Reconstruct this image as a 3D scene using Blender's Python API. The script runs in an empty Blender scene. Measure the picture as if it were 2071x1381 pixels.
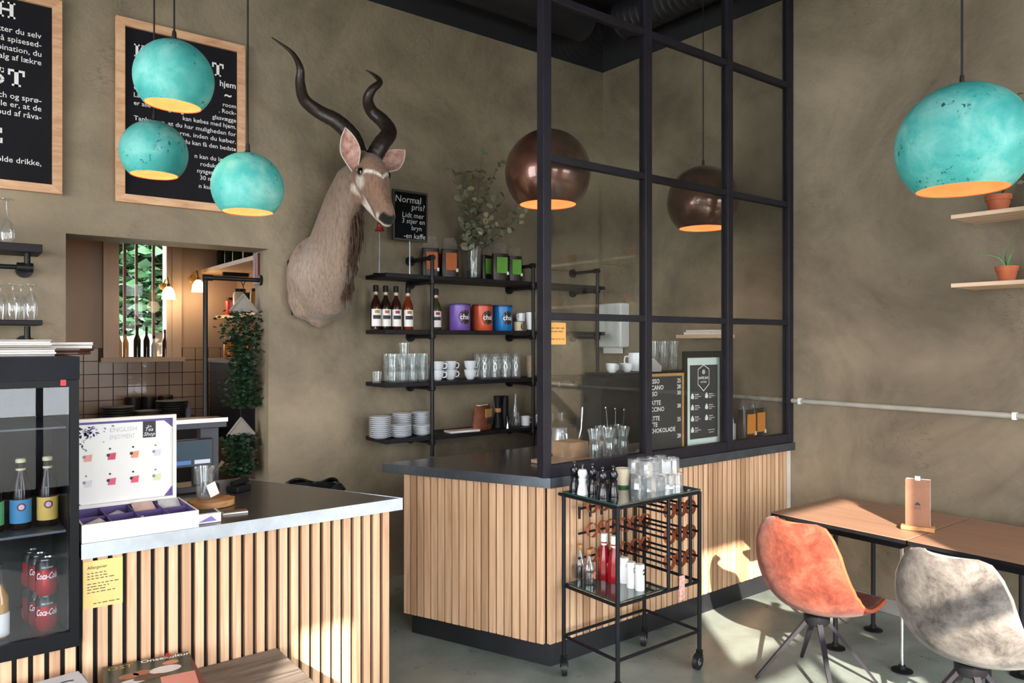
import bpy, math, random
from mathutils import Vector, Matrix
random.seed(7)
R = math.radians
SC = bpy.context.scene
COL = SC.collection
pi = math.pi

# ---------------------------------------------------------------- camera, world, sun, exposure
YAW = R(52.4)                      # angle between the view direction and the long wall
cam_d = bpy.data.cameras.new('camera')
cam_d.sensor_width = 36.0
cam_d.lens = 36.0 * 1500.0 / 2071.0
cam_d.clip_start = 0.05
cam_o = bpy.data.objects.new('camera', cam_d)
COL.objects.link(cam_o)
cam_o.location = (0, 0, 1.65)
cam_o.rotation_euler = (R(90), 0, YAW - R(90))
SC.camera = cam_o

world = bpy.data.worlds.new('sky')
SC.world = world
world.use_nodes = True
wbg = world.node_tree.nodes['Background']
wbg.inputs[0].default_value = (0.93, 0.96, 1.0, 1)
wbg.inputs[1].default_value = 9.2

SUN_EL = R(26)
SUN_AZ = R(52.4)                   # travel direction on plan
sun_d = bpy.data.lights.new('sun', 'SUN')
sun_d.energy = 14.5
sun_d.angle = R(0.6)
sun_d.color = (1.0, 0.9, 0.76)
sun_o = bpy.data.objects.new('sun', sun_d)
COL.objects.link(sun_o)
sdir = Vector((math.cos(SUN_AZ) * math.cos(SUN_EL), math.sin(SUN_AZ) * math.cos(SUN_EL), -math.sin(SUN_EL)))
sun_o.rotation_euler = sdir.to_track_quat('-Z', 'Y').to_euler()
sun_o.location = (-6, -6, 8)

SC.view_settings.view_transform = 'Standard'
SC.view_settings.look = 'None'
SC.view_settings.exposure = 0.50
SC.view_settings.gamma = 1.0
SC.view_settings.use_curve_mapping = False
SC.cycles.transparent_max_bounces = 24
SC.cycles.max_bounces = 8
SC.cycles.diffuse_bounces = 4
SC.cycles.caustics_reflective = False
SC.cycles.caustics_refractive = False

# main planes of the room (metres)
YB, XR, ZC = 4.63, 4.565, 4.45     # long wall, right wall, ceiling
XL, YF = -3.5, -1.6                # left wall, street front
ZW = 3.986                         # top of the plaster

# ---------------------------------------------------------------- helpers
def lin(h):
    if isinstance(h, str):
        h = h.lstrip('#')
        t = [int(h[i:i + 2], 16) / 255 for i in (0, 2, 4)]
    else:
        t = [x / 255 for x in h]
    return tuple(x / 12.92 if x <= 0.04045 else ((x + 0.055) / 1.055) ** 2.4 for x in t) + (1,)

class NT:
    def __init__(s, name):
        s.m = bpy.data.materials.new(name)
        s.m.use_nodes = True
        s.t = s.m.node_tree
        s.b = s.t.nodes['Principled BSDF']
        s.out = s.t.nodes['Material Output']
    def n(s, k, **kw):
        x = s.t.nodes.new(k)
        for a, v in kw.items():
            setattr(x, a, v)
        return x
    def l(s, a, b):
        s.t.links.new(a, b)
    def coord(s, scale=(1, 1, 1), kind='Object'):
        tc = s.n('ShaderNodeTexCoord')
        mp = s.n('ShaderNodeMapping')
        mp.inputs['Scale'].default_value = scale
        s.l(tc.outputs[kind], mp.inputs[0])
        return mp.outputs[0]
    def noise(s, vec, scale, detail=3, rough=0.55, dist=0.0):
        x = s.n('ShaderNodeTexNoise')
        x.inputs['Scale'].default_value = scale
        x.inputs['Detail'].default_value = detail
        x.inputs['Roughness'].default_value = rough
        x.inputs['Distortion'].default_value = dist
        s.l(vec, x.inputs['Vector'])
        return x.outputs['Fac']
    def ramp(s, fac, stops):
        x = s.n('ShaderNodeValToRGB')
        e = x.color_ramp.elements
        while len(e) < len(stops):
            e.new(0.5)
        for i, (p, c) in enumerate(stops):
            e[i].position = p
            e[i].color = c
        s.l(fac, x.inputs[0])
        return x.outputs[0]
    def mix(s, fac, a, b, mode='MIX'):
        x = s.n('ShaderNodeMix', data_type='RGBA', blend_type=mode)
        for sock, v in ((x.inputs[0], fac), (x.inputs[6], a), (x.inputs[7], b)):
            if isinstance(v, (tuple, float, int)):
                sock.default_value = v
            else:
                s.l(v, sock)
        return x.outputs[2]
    def bump(s, h, strength=0.2, dist=0.01):
        x = s.n('ShaderNodeBump')
        x.inputs['Strength'].default_value = strength
        x.inputs['Distance'].default_value = dist
        s.l(h, x.inputs['Height'])
        s.l(x.outputs[0], s.b.inputs['Normal'])
    def set(s, **kw):
        for k, v in kw.items():
            sock = s.b.inputs[{'color': 'Base Color', 'rough': 'Roughness', 'metal': 'Metallic', 'spec': 'Specular IOR Level',
                               'sheen': 'Sheen Weight', 'coat': 'Coat Weight', 'trans': 'Transmission Weight'}[k]]
            if isinstance(v, (tuple, float, int)):
                sock.default_value = v
            else:
                s.l(v, sock)

MATS = {}
def plain(name, col, rough=0.5, metal=0.0, spec=0.5, var=0.12, vscale=8.0, bump=0.0, bscale=60.0, coat=0.0, sheen=0.0):
    """procedural plain material: colour broken up with two noises, fine relief"""
    if name in MATS:
        return MATS[name]
    t = NT(name)
    c = lin(col)
    v = t.coord()
    f = t.noise(v, vscale, 4)
    lo = tuple(x * (1 - var) for x in c[:3]) + (1,)
    hi = tuple(min(1, x * (1 + var)) for x in c[:3]) + (1,)
    t.set(color=t.ramp(f, [(0.3, lo), (0.7, hi)]), rough=rough, metal=metal, spec=spec, coat=coat, sheen=sheen)
    if bump:
        t.bump(t.noise(v, bscale, 3), bump, 0.004)
    MATS[name] = t.m
    return t.m

def emit(name, col, strength):
    t = NT(name)
    t.set(color=(0, 0, 0, 1))
    t.b.inputs['Emission Color'].default_value = lin(col)
    t.b.inputs['Emission Strength'].default_value = strength
    MATS[name] = t.m
    return t.m

def clear(name, tint=(1, 1, 1), base=0.04, edge=0.75, rough=0.02, milk=0.0, power=0.35):
    """clear glass sheet or vessel wall: see-through, with reflections that grow at grazing angles"""
    t = NT(name)
    tr = t.n('ShaderNodeBsdfTransparent')
    tr.inputs[0].default_value = tuple(tint) + (1,)
    gl = t.n('ShaderNodeBsdfGlossy')
    gl.inputs['Roughness'].default_value = rough
    lw = t.n('ShaderNodeLayerWeight')
    lw.inputs[0].default_value = power
    mr = t.n('ShaderNodeMapRange')
    mr.inputs[3].default_value = base
    mr.inputs[4].default_value = edge
    t.l(lw.outputs['Facing'], mr.inputs[0])
    mx = t.n('ShaderNodeMixShader')
    t.l(mr.outputs[0], mx.inputs[0])
    t.l(tr.outputs[0], mx.inputs[1])
    t.l(gl.outputs[0], mx.inputs[2])
    last = mx
    if milk:
        df = t.n('ShaderNodeBsdfDiffuse')
        df.inputs[0].default_value = (0.9, 0.93, 0.95, 1)
        m2 = t.n('ShaderNodeMixShader')
        m2.inputs[0].default_value = milk
        t.l(mx.outputs[0], m2.inputs[1])
        t.l(df.outputs[0], m2.inputs[2])
        last = m2
    t.l(last.outputs[0], t.out.inputs[0])
    MATS[name] = t.m
    return t.m

def pane_mat(name, tint=(0.95, 0.97, 0.96), gain=1.0):
    """flat pane: Fresnel reflection over a see-through sheet"""
    t = NT(name)
    tr = t.n('ShaderNodeBsdfTransparent')
    tr.inputs[0].default_value = tuple(tint) + (1,)
    gl = t.n('ShaderNodeBsdfGlossy')
    gl.inputs['Roughness'].default_value = 0.0
    lw = t.n('ShaderNodeLayerWeight')
    lw.inputs[0].default_value = 0.5
    pw = t.n('ShaderNodeMath', operation='POWER')
    pw.inputs[1].default_value = 5.0
    t.l(lw.outputs['Facing'], pw.inputs[0])
    mu = t.n('ShaderNodeMath', operation='MULTIPLY_ADD', use_clamp=True)
    mu.inputs[1].default_value = 0.95 * gain
    mu.inputs[2].default_value = 0.045 * gain
    t.l(pw.outputs[0], mu.inputs[0])
    mx = t.n('ShaderNodeMixShader')
    t.l(mu.outputs[0], mx.inputs[0])
    t.l(tr.outputs[0], mx.inputs[1])
    t.l(gl.outputs[0], mx.inputs[2])
    t.l(mx.outputs[0], t.out.inputs[0])
    MATS[name] = t.m
    return t.m

class MB:
    """collects shapes; build() links them as one mesh object"""
    def __init__(s):
        s.v, s.f = [], []
    def add(s, vs, fs, M=None):
        o = len(s.v)
        s.v += [tuple(M @ Vector(p)) if M else tuple(p) for p in vs]
        s.f += [[i + o for i in q] for q in fs]
        return s
    def bx(s, x0, x1, y0, y1, z0, z1, M=None):
        vs = [(x, y, z) for z in (z0, z1) for y in (y0, y1) for x in (x0, x1)]
        return s.add(vs, [(0, 2, 3, 1), (4, 5, 7, 6), (0, 1, 5, 4), (2, 6, 7, 3), (0, 4, 6, 2), (1, 3, 7, 5)], M)
    def box(s, c, d, rz=0.0):
        M = Matrix.Translation(c) @ Matrix.Rotation(rz, 4, 'Z')
        return s.bx(-d[0] / 2, d[0] / 2, -d[1] / 2, d[1] / 2, -d[2] / 2, d[2] / 2, M)
    def prism(s, pts, z0, z1, M=None):
        n = len(pts)
        vs = [(p[0], p[1], z0) for p in pts] + [(p[0], p[1], z1) for p in pts]
        fs = [list(range(n - 1, -1, -1)), list(range(n, 2 * n))]
        fs += [(i, (i + 1) % n, n + (i + 1) % n, n + i) for i in range(n)]
        return s.add(vs, fs, M)
    def lathe(s, prof, n=24, M=None, sx=1.0, sy=1.0):
        vs, fs, rings = [], [], []
        for r, z in prof:
            if abs(r) < 1e-6:
                rings.append([len(vs)])
                vs.append((0, 0, z))
            else:
                rings.append(list(range(len(vs), len(vs) + n)))
                vs += [(r * sx * math.cos(2 * pi * k / n), r * sy * math.sin(2 * pi * k / n), z) for k in range(n)]
        for a, b in zip(rings, rings[1:]):
            for k in range(n):
                k2 = (k + 1) % n
                if len(a) == 1 and len(b) == 1:
                    continue
                if len(a) == 1:
                    fs.append((a[0], b[k2], b[k]))
                elif len(b) == 1:
                    fs.append((a[k], a[k2], b[0]))
                else:
                    fs.append((a[k], a[k2], b[k2], b[k]))
        return s.add(vs, fs, M)
    def tube(s, pts, r, n=8, closed=False, cap=True, flat=None):
        pts = [Vector(p) for p in pts]
        m = len(pts)
        rs = r if isinstance(r, (list, tuple)) else [r] * m
        vs, fs = [], []
        up = None
        for i, p in enumerate(pts):
            if closed:
                d = pts[(i + 1) % m] - pts[i - 1]
            else:
                d = pts[min(i + 1, m - 1)] - pts[max(i - 1, 0)]
            d.normalize()
            if up is None:
                up = Vector((0, 0, 1)) if abs(d.z) < 0.9 else Vector((1, 0, 0))
            u = up - d * up.dot(d)
            if u.length < 1e-5:
                u = d.orthogonal()
            u.normalize()
            up = u
            w = d.cross(u)
            fy = flat if flat else 1.0
            for k in range(n):
                a = 2 * pi * (k + 0.5) / n
                vs.append(tuple(p + u * (rs[i] * math.cos(a)) + w * (rs[i] * fy * math.sin(a))))
        for i in range(m if closed else m - 1):
            j = (i + 1) % m
            for k in range(n):
                k2 = (k + 1) % n
                fs.append((i * n + k, i * n + k2, j * n + k2, j * n + k))
        if cap and not closed:
            fs.append(list(range(n - 1, -1, -1)))
            fs.append([(m - 1) * n + k for k in range(n)])
        return s.add(vs, fs)
    def loft(s, secs, n=20):
        """secs: (centre, side axis, other axis, r_side, r_other); closed at both ends"""
        vs, fs = [], []
        for c, a, b, ra, rb in secs:
            c, a, b = Vector(c), Vector(a).normalized(), Vector(b).normalized()
            for k in range(n):
                t = 2 * pi * k / n
                vs.append(tuple(c + a * (ra * math.cos(t)) + b * (rb * math.sin(t))))
        m = len(secs)
        for i in range(m - 1):
            for k in range(n):
                k2 = (k + 1) % n
                fs.append((i * n + k, i * n + k2, (i + 1) * n + k2, (i + 1) * n + k))
        fs.append(list(range(n - 1, -1, -1)))
        fs.append([(m - 1) * n + k for k in range(n)])
        return s.add(vs, fs)
    def grid(s, fn, nu, nv):
        vs = [tuple(fn(i / nu, j / nv)) for j in range(nv + 1) for i in range(nu + 1)]
        fs = [(j * (nu + 1) + i, j * (nu + 1) + i + 1, (j + 1) * (nu + 1) + i + 1, (j + 1) * (nu + 1) + i)
              for j in range(nv) for i in range(nu)]
        return s.add(vs, fs)
    def mesh(s, name, mat, ang=38):
        me = bpy.data.meshes.new(name)
        me.from_pydata(s.v, [], s.f)
        me.update()
        if mat:
            me.materials.append(mat)
        me.polygons.foreach_set('use_smooth', [True] * len(me.polygons))
        me.set_sharp_from_angle(angle=R(ang))
        return me
    def build(s, name, mat, parent=None, loc=None, rz=None, bev=0.0, ang=38, label=None, kind=None):
        return link(name, s.mesh(name, mat, ang), parent, loc, rz, bev, label, kind)

def link(name, me, parent=None, loc=None, rz=None, bev=0.0, label=None, kind=None):
    o = bpy.data.objects.new(name, me)
    COL.objects.link(o)
    if parent is not None:
        o.parent = parent
    if loc is not None:
        o.location = loc
    if rz is not None:
        o.rotation_euler = (0, 0, rz)
    if bev:
        md = o.modifiers.new('bevel', 'BEVEL')
        md.width = bev
        md.segments = 2
        md.limit_method = 'ANGLE'
        md.angle_limit = R(40)
    if label:
        o['label'] = label
    if kind:
        o['kind'] = kind
    return o

def tag(o, label, cat, group=None):
    o['label'] = label
    o['category'] = cat
    if group:
        o['group'] = group
    return o

def thing(name, label, cat, loc=(0, 0, 0), rz=0.0, group=None):
    o = bpy.data.objects.new(name, None)
    COL.objects.link(o)
    o.empty_display_size = 0.05
    o.location = loc
    o.rotation_euler = (0, 0, rz)
    return tag(o, label, cat, group)

def clone(root, loc, rz=0.0, label=None, group=None):
    r = root.copy()
    COL.objects.link(r)
    r.location = loc
    r.rotation_euler = (root.rotation_euler[0], root.rotation_euler[1], rz)
    if label:
        r['label'] = label
    if group:
        r['group'] = group
    for ch in list(root.children):
        c = ch.copy()
        COL.objects.link(c)
        c.parent = r
        for g in list(ch.children):
            d = g.copy()
            COL.objects.link(d)
            d.parent = c
    return r

def struct(name, mb, mat, parent=None, bev=0.0):
    o = mb.build(name, mat, parent, bev=bev)
    if parent is None:
        o['kind'] = 'structure'
    return o

_fw = Vector((math.cos(YAW), math.sin(YAW), 0))
_rt = Vector((math.sin(YAW), -math.cos(YAW), 0))
def _ray(px, py):
    return _fw + _rt * ((px - 1035.5) / 1500) + Vector((0, 0, (690.5 - py) / 1500))
def atz(px, py, z):
    d = _ray(px, py); return Vector((0, 0, 1.65)) + d * ((z - 1.65) / d.z)
def aty(px, py, y):
    d = _ray(px, py); return Vector((0, 0, 1.65)) + d * (y / d.y)
def atx(px, py, x):
    d = _ray(px, py); return Vector((0, 0, 1.65)) + d * (x / d.x)

_tc = {}
def glyphs(s, bold=0.0, shear=0.0):
    """flat lettering as (verts, faces, width, height) at size 1"""
    k = (s, bold, shear)
    if k not in _tc:
        cu = bpy.data.curves.new('lettering', 'FONT')
        cu.body = s
        cu.resolution_u = 2
        cu.offset = bold
        cu.shear = shear
        o = bpy.data.objects.new('lettering', cu)
        COL.objects.link(o)
        bpy.context.view_layer.update()
        me = bpy.data.meshes.new_from_object(o.evaluated_get(bpy.context.evaluated_depsgraph_get()))
        vs = [tuple(v.co) for v in me.vertices]
        fs = [list(p.vertices) for p in me.polygons]
        bpy.data.objects.remove(o)
        bpy.data.curves.remove(cu)
        bpy.data.meshes.remove(me)
        x0 = min([v[0] for v in vs] or [0]); x1 = max([v[0] for v in vs] or [0])
        vs = [(v[0] - x0, v[1], 0) for v in vs]
        _tc[k] = (vs, fs, x1 - x0)
    return _tc[k]

def write(mb, s, x, z, size, y=0.0, align='L', bold=0.0, fit=None, shear=0.0, M=None, bend=None):
    """lettering on the local XZ plane facing -Y; bend = radius of a cylinder it wraps around"""
    vs, fs, w = glyphs(s, bold, shear)
    kx = size if fit is None else fit / max(w, 1e-6)
    off = {'L': 0, 'C': -w * kx / 2, 'R': -w * kx}[align]
    out = []
    for p in vs:
        px, pz = x + off + p[0] * kx, z + p[1] * size
        if bend:
            out.append((bend * math.sin(px / bend), -bend * math.cos(px / bend) , pz))
        else:
            out.append((px, y, pz))
    mb.add(out, fs, M)

def scribble(mb, x0, x1, z, h, y, word=0.012, M=None, rnd=random):
    """a line of print too small to read: word-sized dashes"""
    x = x0
    while x < x1 - word * 0.3:
        w = min(word * rnd.uniform(0.5, 1.5), x1 - x)
        mb.add([(x, y, z), (x + w, y, z), (x + w, y, z + h), (x, y, z + h)], [(0, 1, 2, 3)], M)
        x += w + word * 0.35

def disc(mb, r, M, n=24, r0=0.0):
    if r0:
        vs = [(q * math.cos(2 * pi * k / n), 0, q * math.sin(2 * pi * k / n)) for q in (r, r0) for k in range(n)]
        mb.add(vs, [(k, (k + 1) % n, n + (k + 1) % n, n + k) for k in range(n)], M)
    else:
        mb.add([(r * math.cos(2 * pi * k / n), 0, r * math.sin(2 * pi * k / n)) for k in range(n)], [list(range(n))], M)

def letter(parent, mat, s, x, z, size, y=0.0, name='lettering', **k):
    mb = MB()
    write(mb, s, x, z, size, y, **k)
    return mb.build(name, mat, parent)

T = Matrix.Translation

# ---------------------------------------------------------------- materials
def plaster(name, dark, mid, light):
    t = NT(name)
    v = t.coord()
    big = t.noise(v, 0.9, 6, 0.62, 0.6)
    med = t.noise(v, 3.0, 7, 0.66, 0.5)
    c1 = t.ramp(big, [(0.3, lin(dark)), (0.5, lin(mid)), (0.72, lin(light))])
    c2 = t.ramp(med, [(0.3, (0.72, 0.72, 0.71, 1)), (0.52, (1, 1, 1, 1)), (0.8, (1.16, 1.15, 1.12, 1))])
    c = t.mix(0.85, c1, c2, 'MULTIPLY')
    # trowel scratches
    v2 = t.coord((1, 1, 2.6))
    sc = t.noise(v2, 5.0, 2, 0.5, 2.5)
    line = t.ramp(sc, [(0.485, (0, 0, 0, 1)), (0.497, (1, 1, 1, 1)), (0.503, (1, 1, 1, 1)), (0.515, (0, 0, 0, 1))])
    msk = t.ramp(t.noise(v, 1.7, 2), [(0.55, (0, 0, 0, 1)), (0.68, (0.55, 0.55, 0.55, 1))])
    fac = t.mix(1.0, line, msk, 'MULTIPLY')
    c = t.mix(fac, c, lin('#4a4132'))
    t.set(color=c, rough=t.ramp(med, [(0.3, (0.5, 0.5, 0.5, 1)), (0.7, (0.72, 0.72, 0.72, 1))]), spec=0.35)
    fine = t.noise(v, 22, 5, 0.6)
    h = t.n('ShaderNodeMath', operation='MULTIPLY_ADD')
    t.l(med, h.inputs[0]); h.inputs[1].default_value = 2.2; t.l(fine, h.inputs[2])
    t.bump(h.outputs[0], 0.35, 0.012)
    return t.m
M_PLASTER = plaster('olive_plaster', '#665b4a', '#877a65', '#a5957c')
M_KPLASTER = plain('kitchen_paint', '#a98f79', 0.7, var=0.08, vscale=2)
M_BLACKCEIL = plain('black_ceiling_paint', '#17161a', 0.7, var=0.2, vscale=3, bump=0.2, bscale=25)
M_DUCT = plain('black_duct', '#1d1c20', 0.45, var=0.2)

def concrete():
    t = NT('grey_green_concrete')
    v = t.coord()
    a = t.noise(v, 1.3, 6, 0.65, 0.8)
    b = t.noise(v, 9, 4, 0.6)
    c = t.ramp(a, [(0.3, lin('#6b736c')), (0.5, lin('#87908a')), (0.75, lin('#a3aaa2'))])
    c = t.mix(0.3, c, t.ramp(b, [(0.35, (0.7, 0.72, 0.72, 1)), (0.65, (1.1, 1.1, 1.08, 1))]), 'MULTIPLY')
    t.set(color=c, rough=t.ramp(b, [(0.3, (0.25, 0.25, 0.25, 1)), (0.7, (0.45, 0.45, 0.45, 1))]))
    t.bump(b, 0.08, 0.004)
    return t.m
M_FLOOR = concrete()

def wood(name, dark, light, scale=(40, 40, 1.6), rough=0.55, rnd=0.35):
    """long grain along local Z; the tone shifts from piece to piece"""
    t = NT(name)
    v = t.coord(scale)
    oi = t.n('ShaderNodeObjectInfo')
    ad = t.n('ShaderNodeVectorMath', operation='ADD')
    mu = t.n('ShaderNodeVectorMath', operation='SCALE')
    cb = t.n('ShaderNodeCombineXYZ')
    for i in range(3):
        t.l(oi.outputs['Random'], cb.inputs[i])
    t.l(cb.outputs[0], mu.inputs[0]); mu.inputs['Scale'].default_value = 90.0
    t.l(v, ad.inputs[0]); t.l(mu.outputs[0], ad.inputs[1])
    g = t.noise(ad.outputs[0], 1.0, 4, 0.6, 0.6)
    c = t.ramp(g, [(0.25, lin(dark)), (0.7, lin(light))])
    tone = t.ramp(oi.outputs['Random'], [(0.0, (1 - rnd, 1 - rnd * 1.15, 1 - rnd * 1.3, 1)), (0.5, (1, 1, 1, 1)), (1.0, (1.06, 1.08, 1.1, 1))])
    t.set(color=t.mix(1.0, c, tone, 'MULTIPLY'), rough=rough)
    t.bump(g, 0.12, 0.003)
    MATS[name] = t.m
    return t.m
M_SLAT = wood('pine_slat', '#ba8b68', '#e4c09b', rnd=0.3)
M_FRAMEWOOD = wood('pale_frame_wood', '#c98f68', '#ecc096', (6, 30, 30), rnd=0.1)
M_SHELFPINE = wood('pale_shelf_board', '#d3b090', '#ecd3b6', (25, 2, 25), rnd=0.05)
M_DARKWOOD = wood('grey_weathered_bench', '#4e463f', '#8d8176', (3, 30, 30), 0.6, rnd=0.05)
M_LOGWOOD = wood('honey_log_wood', '#8a5a33', '#c8935c', (14, 14, 40), rnd=0.05)
M_BLACK = plain('black_powder_coat', '#17171a', 0.5, var=0.2, spec=0.2)
M_BLACKBACK = plain('black_backing', '#121213', 0.8, var=0.2)
M_FRAMEBLK = plain('black_steel_frame', '#232128', 0.45, 0.0, var=0.2, spec=0.25)
M_PIPE = plain('black_iron_pipe', '#1b1a1b', 0.42, 0.2, var=0.25, vscale=30, spec=0.3)
M_STEEL = plain('brushed_steel', '#c3c9d2', 0.3, 0.85, var=0.12, vscale=14)
M_TOPDARK = plain('dark_worktop', '#4b4845', 0.2, 0.0, var=0.12, vscale=5)
M_TOPEDGE = plain('dark_zinc_edge', '#5a6168', 0.35, 0.7, var=0.2, vscale=12)
M_CHROME = plain('chrome', '#c9ccd2', 0.18, 1.0, var=0.05)
M_SHELFBLK = plain('black_stained_board', '#201d20', 0.5, var=0.2, vscale=20, spec=0.2)
M_BOARD = plain('black_print_board', '#131218', 0.6, var=0.1, spec=0.2)
M_CHALK = plain('chalkboard', '#0f1215', 0.8, var=0.3, vscale=20, spec=0.1)
M_WHITE = plain('white_print', '#f1efec', 0.6, var=0.02)
M_CHALKW = plain('white_chalk', '#d9dad4', 0.9, var=0.15, vscale=90)
M_PORC = plain('white_porcelain', '#e9edf2', 0.18, var=0.02, coat=0.3)
M_PAPER = plain('white_paper', '#eceae6', 0.75, var=0.03)
M_COPPER_IN = plain('copper_inside', '#e37f55', 0.38, 0.3, var=0.12, vscale=18)
M_CORD = plain('black_cable', '#141313', 0.6)
M_GLASSWARE = clear('glassware', (0.97, 0.985, 0.985), 0.05, 0.8, 0.03, 0.04)
M_BOTTLECLEAR = clear('clear_bottle_glass', (0.93, 0.96, 0.95), 0.06, 0.7, 0.03, 0.02)
M_PANE = pane_mat('window_pane', (0.95, 0.965, 0.955), 1.15)
M_DOORPANE = pane_mat('cooler_pane', (0.9, 0.92, 0.94), 0.55)
M_TABLEGLASS = plain('dark_green_glass', '#26433f', 0.04, 0.0, spec=0.8, var=0.1, coat=0.6)
M_PURPLE = plain('purple_card', '#5d4a86', 0.6, var=0.08)
M_TERRA = plain('terracotta', '#b5623f', 0.8, var=0.15, vscale=20, bump=0.2)
M_LEATHER = plain('tan_leather', '#a3583a', 0.55, var=0.2, vscale=40)
M_RED = plain('red', '#b3202a', 0.45)
M_GREENLEAF = plain('leaf_green', '#3f6b33', 0.5, var=0.3, vscale=30)
M_DARKLEAF = plain('ivy_green', '#1f3a22', 0.45, var=0.45, vscale=25)
M_EUC = plain('eucalyptus_leaf', '#7b7e66', 0.6, var=0.35, vscale=25)
M_STEM = plain('twig', '#5d4a38', 0.7)
M_ENAMEL = plain('white_enamel', '#e6e8e6', 0.3, var=0.02)
M_BROWNBOX = plain('cardboard', '#a5805e', 0.8, var=0.1)

def patina(name, seed, dark, mid, light, speck):
    t = NT(name)
    tc = t.n('ShaderNodeTexCoord'); mp = t.n('ShaderNodeMapping')
    mp.inputs['Location'].default_value = (seed, seed * 1.7, -seed)
    t.l(tc.outputs['Object'], mp.inputs[0])
    v = mp.outputs[0]
    a = t.noise(v, 6, 6, 0.62, 0.4)
    b = t.noise(v, 46, 4, 0.6)
    m = t.noise(v, 5.5, 2)
    c = t.ramp(a, [(0.28, lin(dark)), (0.48, lin(mid)), (0.72, lin(light))])
    c = t.mix(0.5, c, t.ramp(b, [(0.3, (0.86, 0.9, 0.9, 1)), (0.7, (1.08, 1.06, 1.06, 1))]), 'MULTIPLY')
    s1 = t.ramp(b, [(0.36, (1, 1, 1, 1)), (0.395, (0, 0, 0, 1))])
    s2 = t.ramp(m, [(0.5, (0, 0, 0, 1)), (0.62, (1, 1, 1, 1))])
    c = t.mix(t.mix(1.0, s1, s2, 'MULTIPLY'), c, lin(speck))
    t.set(color=c, rough=0.5, spec=0.4)
    t.bump(b, 0.1, 0.003)
    return t.m
M_PATINA = [patina('verdigris_%s' % n, s, '#319895', '#4cb0a9', '#8ccfc4', '#24555f')
            for n, s in (('a', 0.3), ('b', 2.1), ('c', 4.4), ('d', 7.7))]

def bronze():
    t = NT('brown_copper_shade')
    v = t.coord((1, 1, 1))
    a = t.noise(v, 9, 5, 0.6)
    t.set(color=t.ramp(a, [(0.3, lin('#4a3029')), (0.7, lin('#7a4f3e'))]), metal=0.7, rough=0.3, coat=0.7)
    t.bump(t.noise(v, 60, 2), 0.05, 0.002)
    return t.m
M_BRONZE = bronze()

def velvet(name, dark, mid, light):
    t = NT(name)
    v = t.coord()
    a = t.noise(v, 9, 6, 0.72, 0.25)
    t.set(color=t.ramp(a, [(0.36, lin(dark)), (0.5, lin(mid)), (0.66, lin(light))]), rough=0.85, sheen=0.12, spec=0.1)
    t.bump(t.noise(v, 140, 3), 0.15, 0.002)
    return t.m
M_VELVET_O = velvet('rust_velvet', '#5c2a1f', '#7a3b2c', '#93523f')
M_VELVET_G = velvet('grey_velvet', '#423e3b', '#645e59', '#807974')
M_TABLETOP = wood('copper_brown_laminate', '#8a6753', '#9c7862', (20, 1.5, 20), 0.4, 0.03)

# ---------------------------------------------------------------- the room
def wall_x(y0, y1, x0, x1, z0, z1, holes):
    """a wall along X with rectangular holes (x0, x1, z0, z1)"""
    mb = MB()
    xs = sorted({x0, x1} | {h[0] for h in holes} | {h[1] for h in holes})
    zs = sorted({z0, z1} | {h[2] for h in holes} | {h[3] for h in holes})
    for a, b in zip(xs, xs[1:]):
        for c, d in zip(zs, zs[1:]):
            mx, mz = (a + b) / 2, (c + d) / 2
            if not any(h[0] < mx < h[1] and h[2] < mz < h[3] for h in holes):
                mb.bx(a, b, y0, y1, c, d)
    return mb

DX0, DX1, DZ = 0.533, 1.633, 2.232            # doorway to the kitchen
struct('floor', MB().bx(XL - 0.2, XR + 0.2, YF - 0.2, YB + 0.25, -0.1, 0.0), M_FLOOR)
struct('ceiling', MB().bx(XL - 0.2, XR + 0.2, YF - 0.2, YB + 0.25, ZC, ZC + 0.1), M_BLACKCEIL)
struct('wall_back', wall_x(YB, YB + 0.25, XL, XR + 0.2, 0, ZC, [(DX0, DX1, 0, DZ)]), M_PLASTER)
struct('wall_right', MB().bx(XR, XR + 0.2, YF, YB, 0, ZC), M_PLASTER)
SUN_WINS = [(0.02, 1.30, 0.35, 3.25), (2.55, 4.40, 0.35, 3.25), (-2.50, -2.08, 0.35, 3.38), (-3.3, -2.50, 0.35, 1.9), (-2.08, -0.25, 0.35, 1.9)]  # unseen street openings, sized and spaced to steer the sun patches
struct('wall_front', wall_x(YF - 0.25, YF, XL - 0.2, XR + 0.2, 0, ZC, SUN_WINS), M_PLASTER)
FILL_WINS = [(-1.2, 0.6, 0.5, 3.2), (1.2, 3.4, 0.5, 3.2)]  # openings added in the unseen side wall to let in more sky light
wl = MB()
ys = sorted({YF, YB + 0.25} | {h[0] for h in FILL_WINS} | {h[1] for h in FILL_WINS}); zs = [0, 0.5, 3.2, ZC]
for a, b in zip(ys, ys[1:]):
    for c, d in zip(zs, zs[1:]):
        if not any(h[0] < (a + b) / 2 < h[1] and h[2] < (c + d) / 2 < h[3] for h in FILL_WINS):
            wl.bx(XL - 0.2, XL, a, b, c, d)
struct('wall_left', wl, M_PLASTER)
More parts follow.
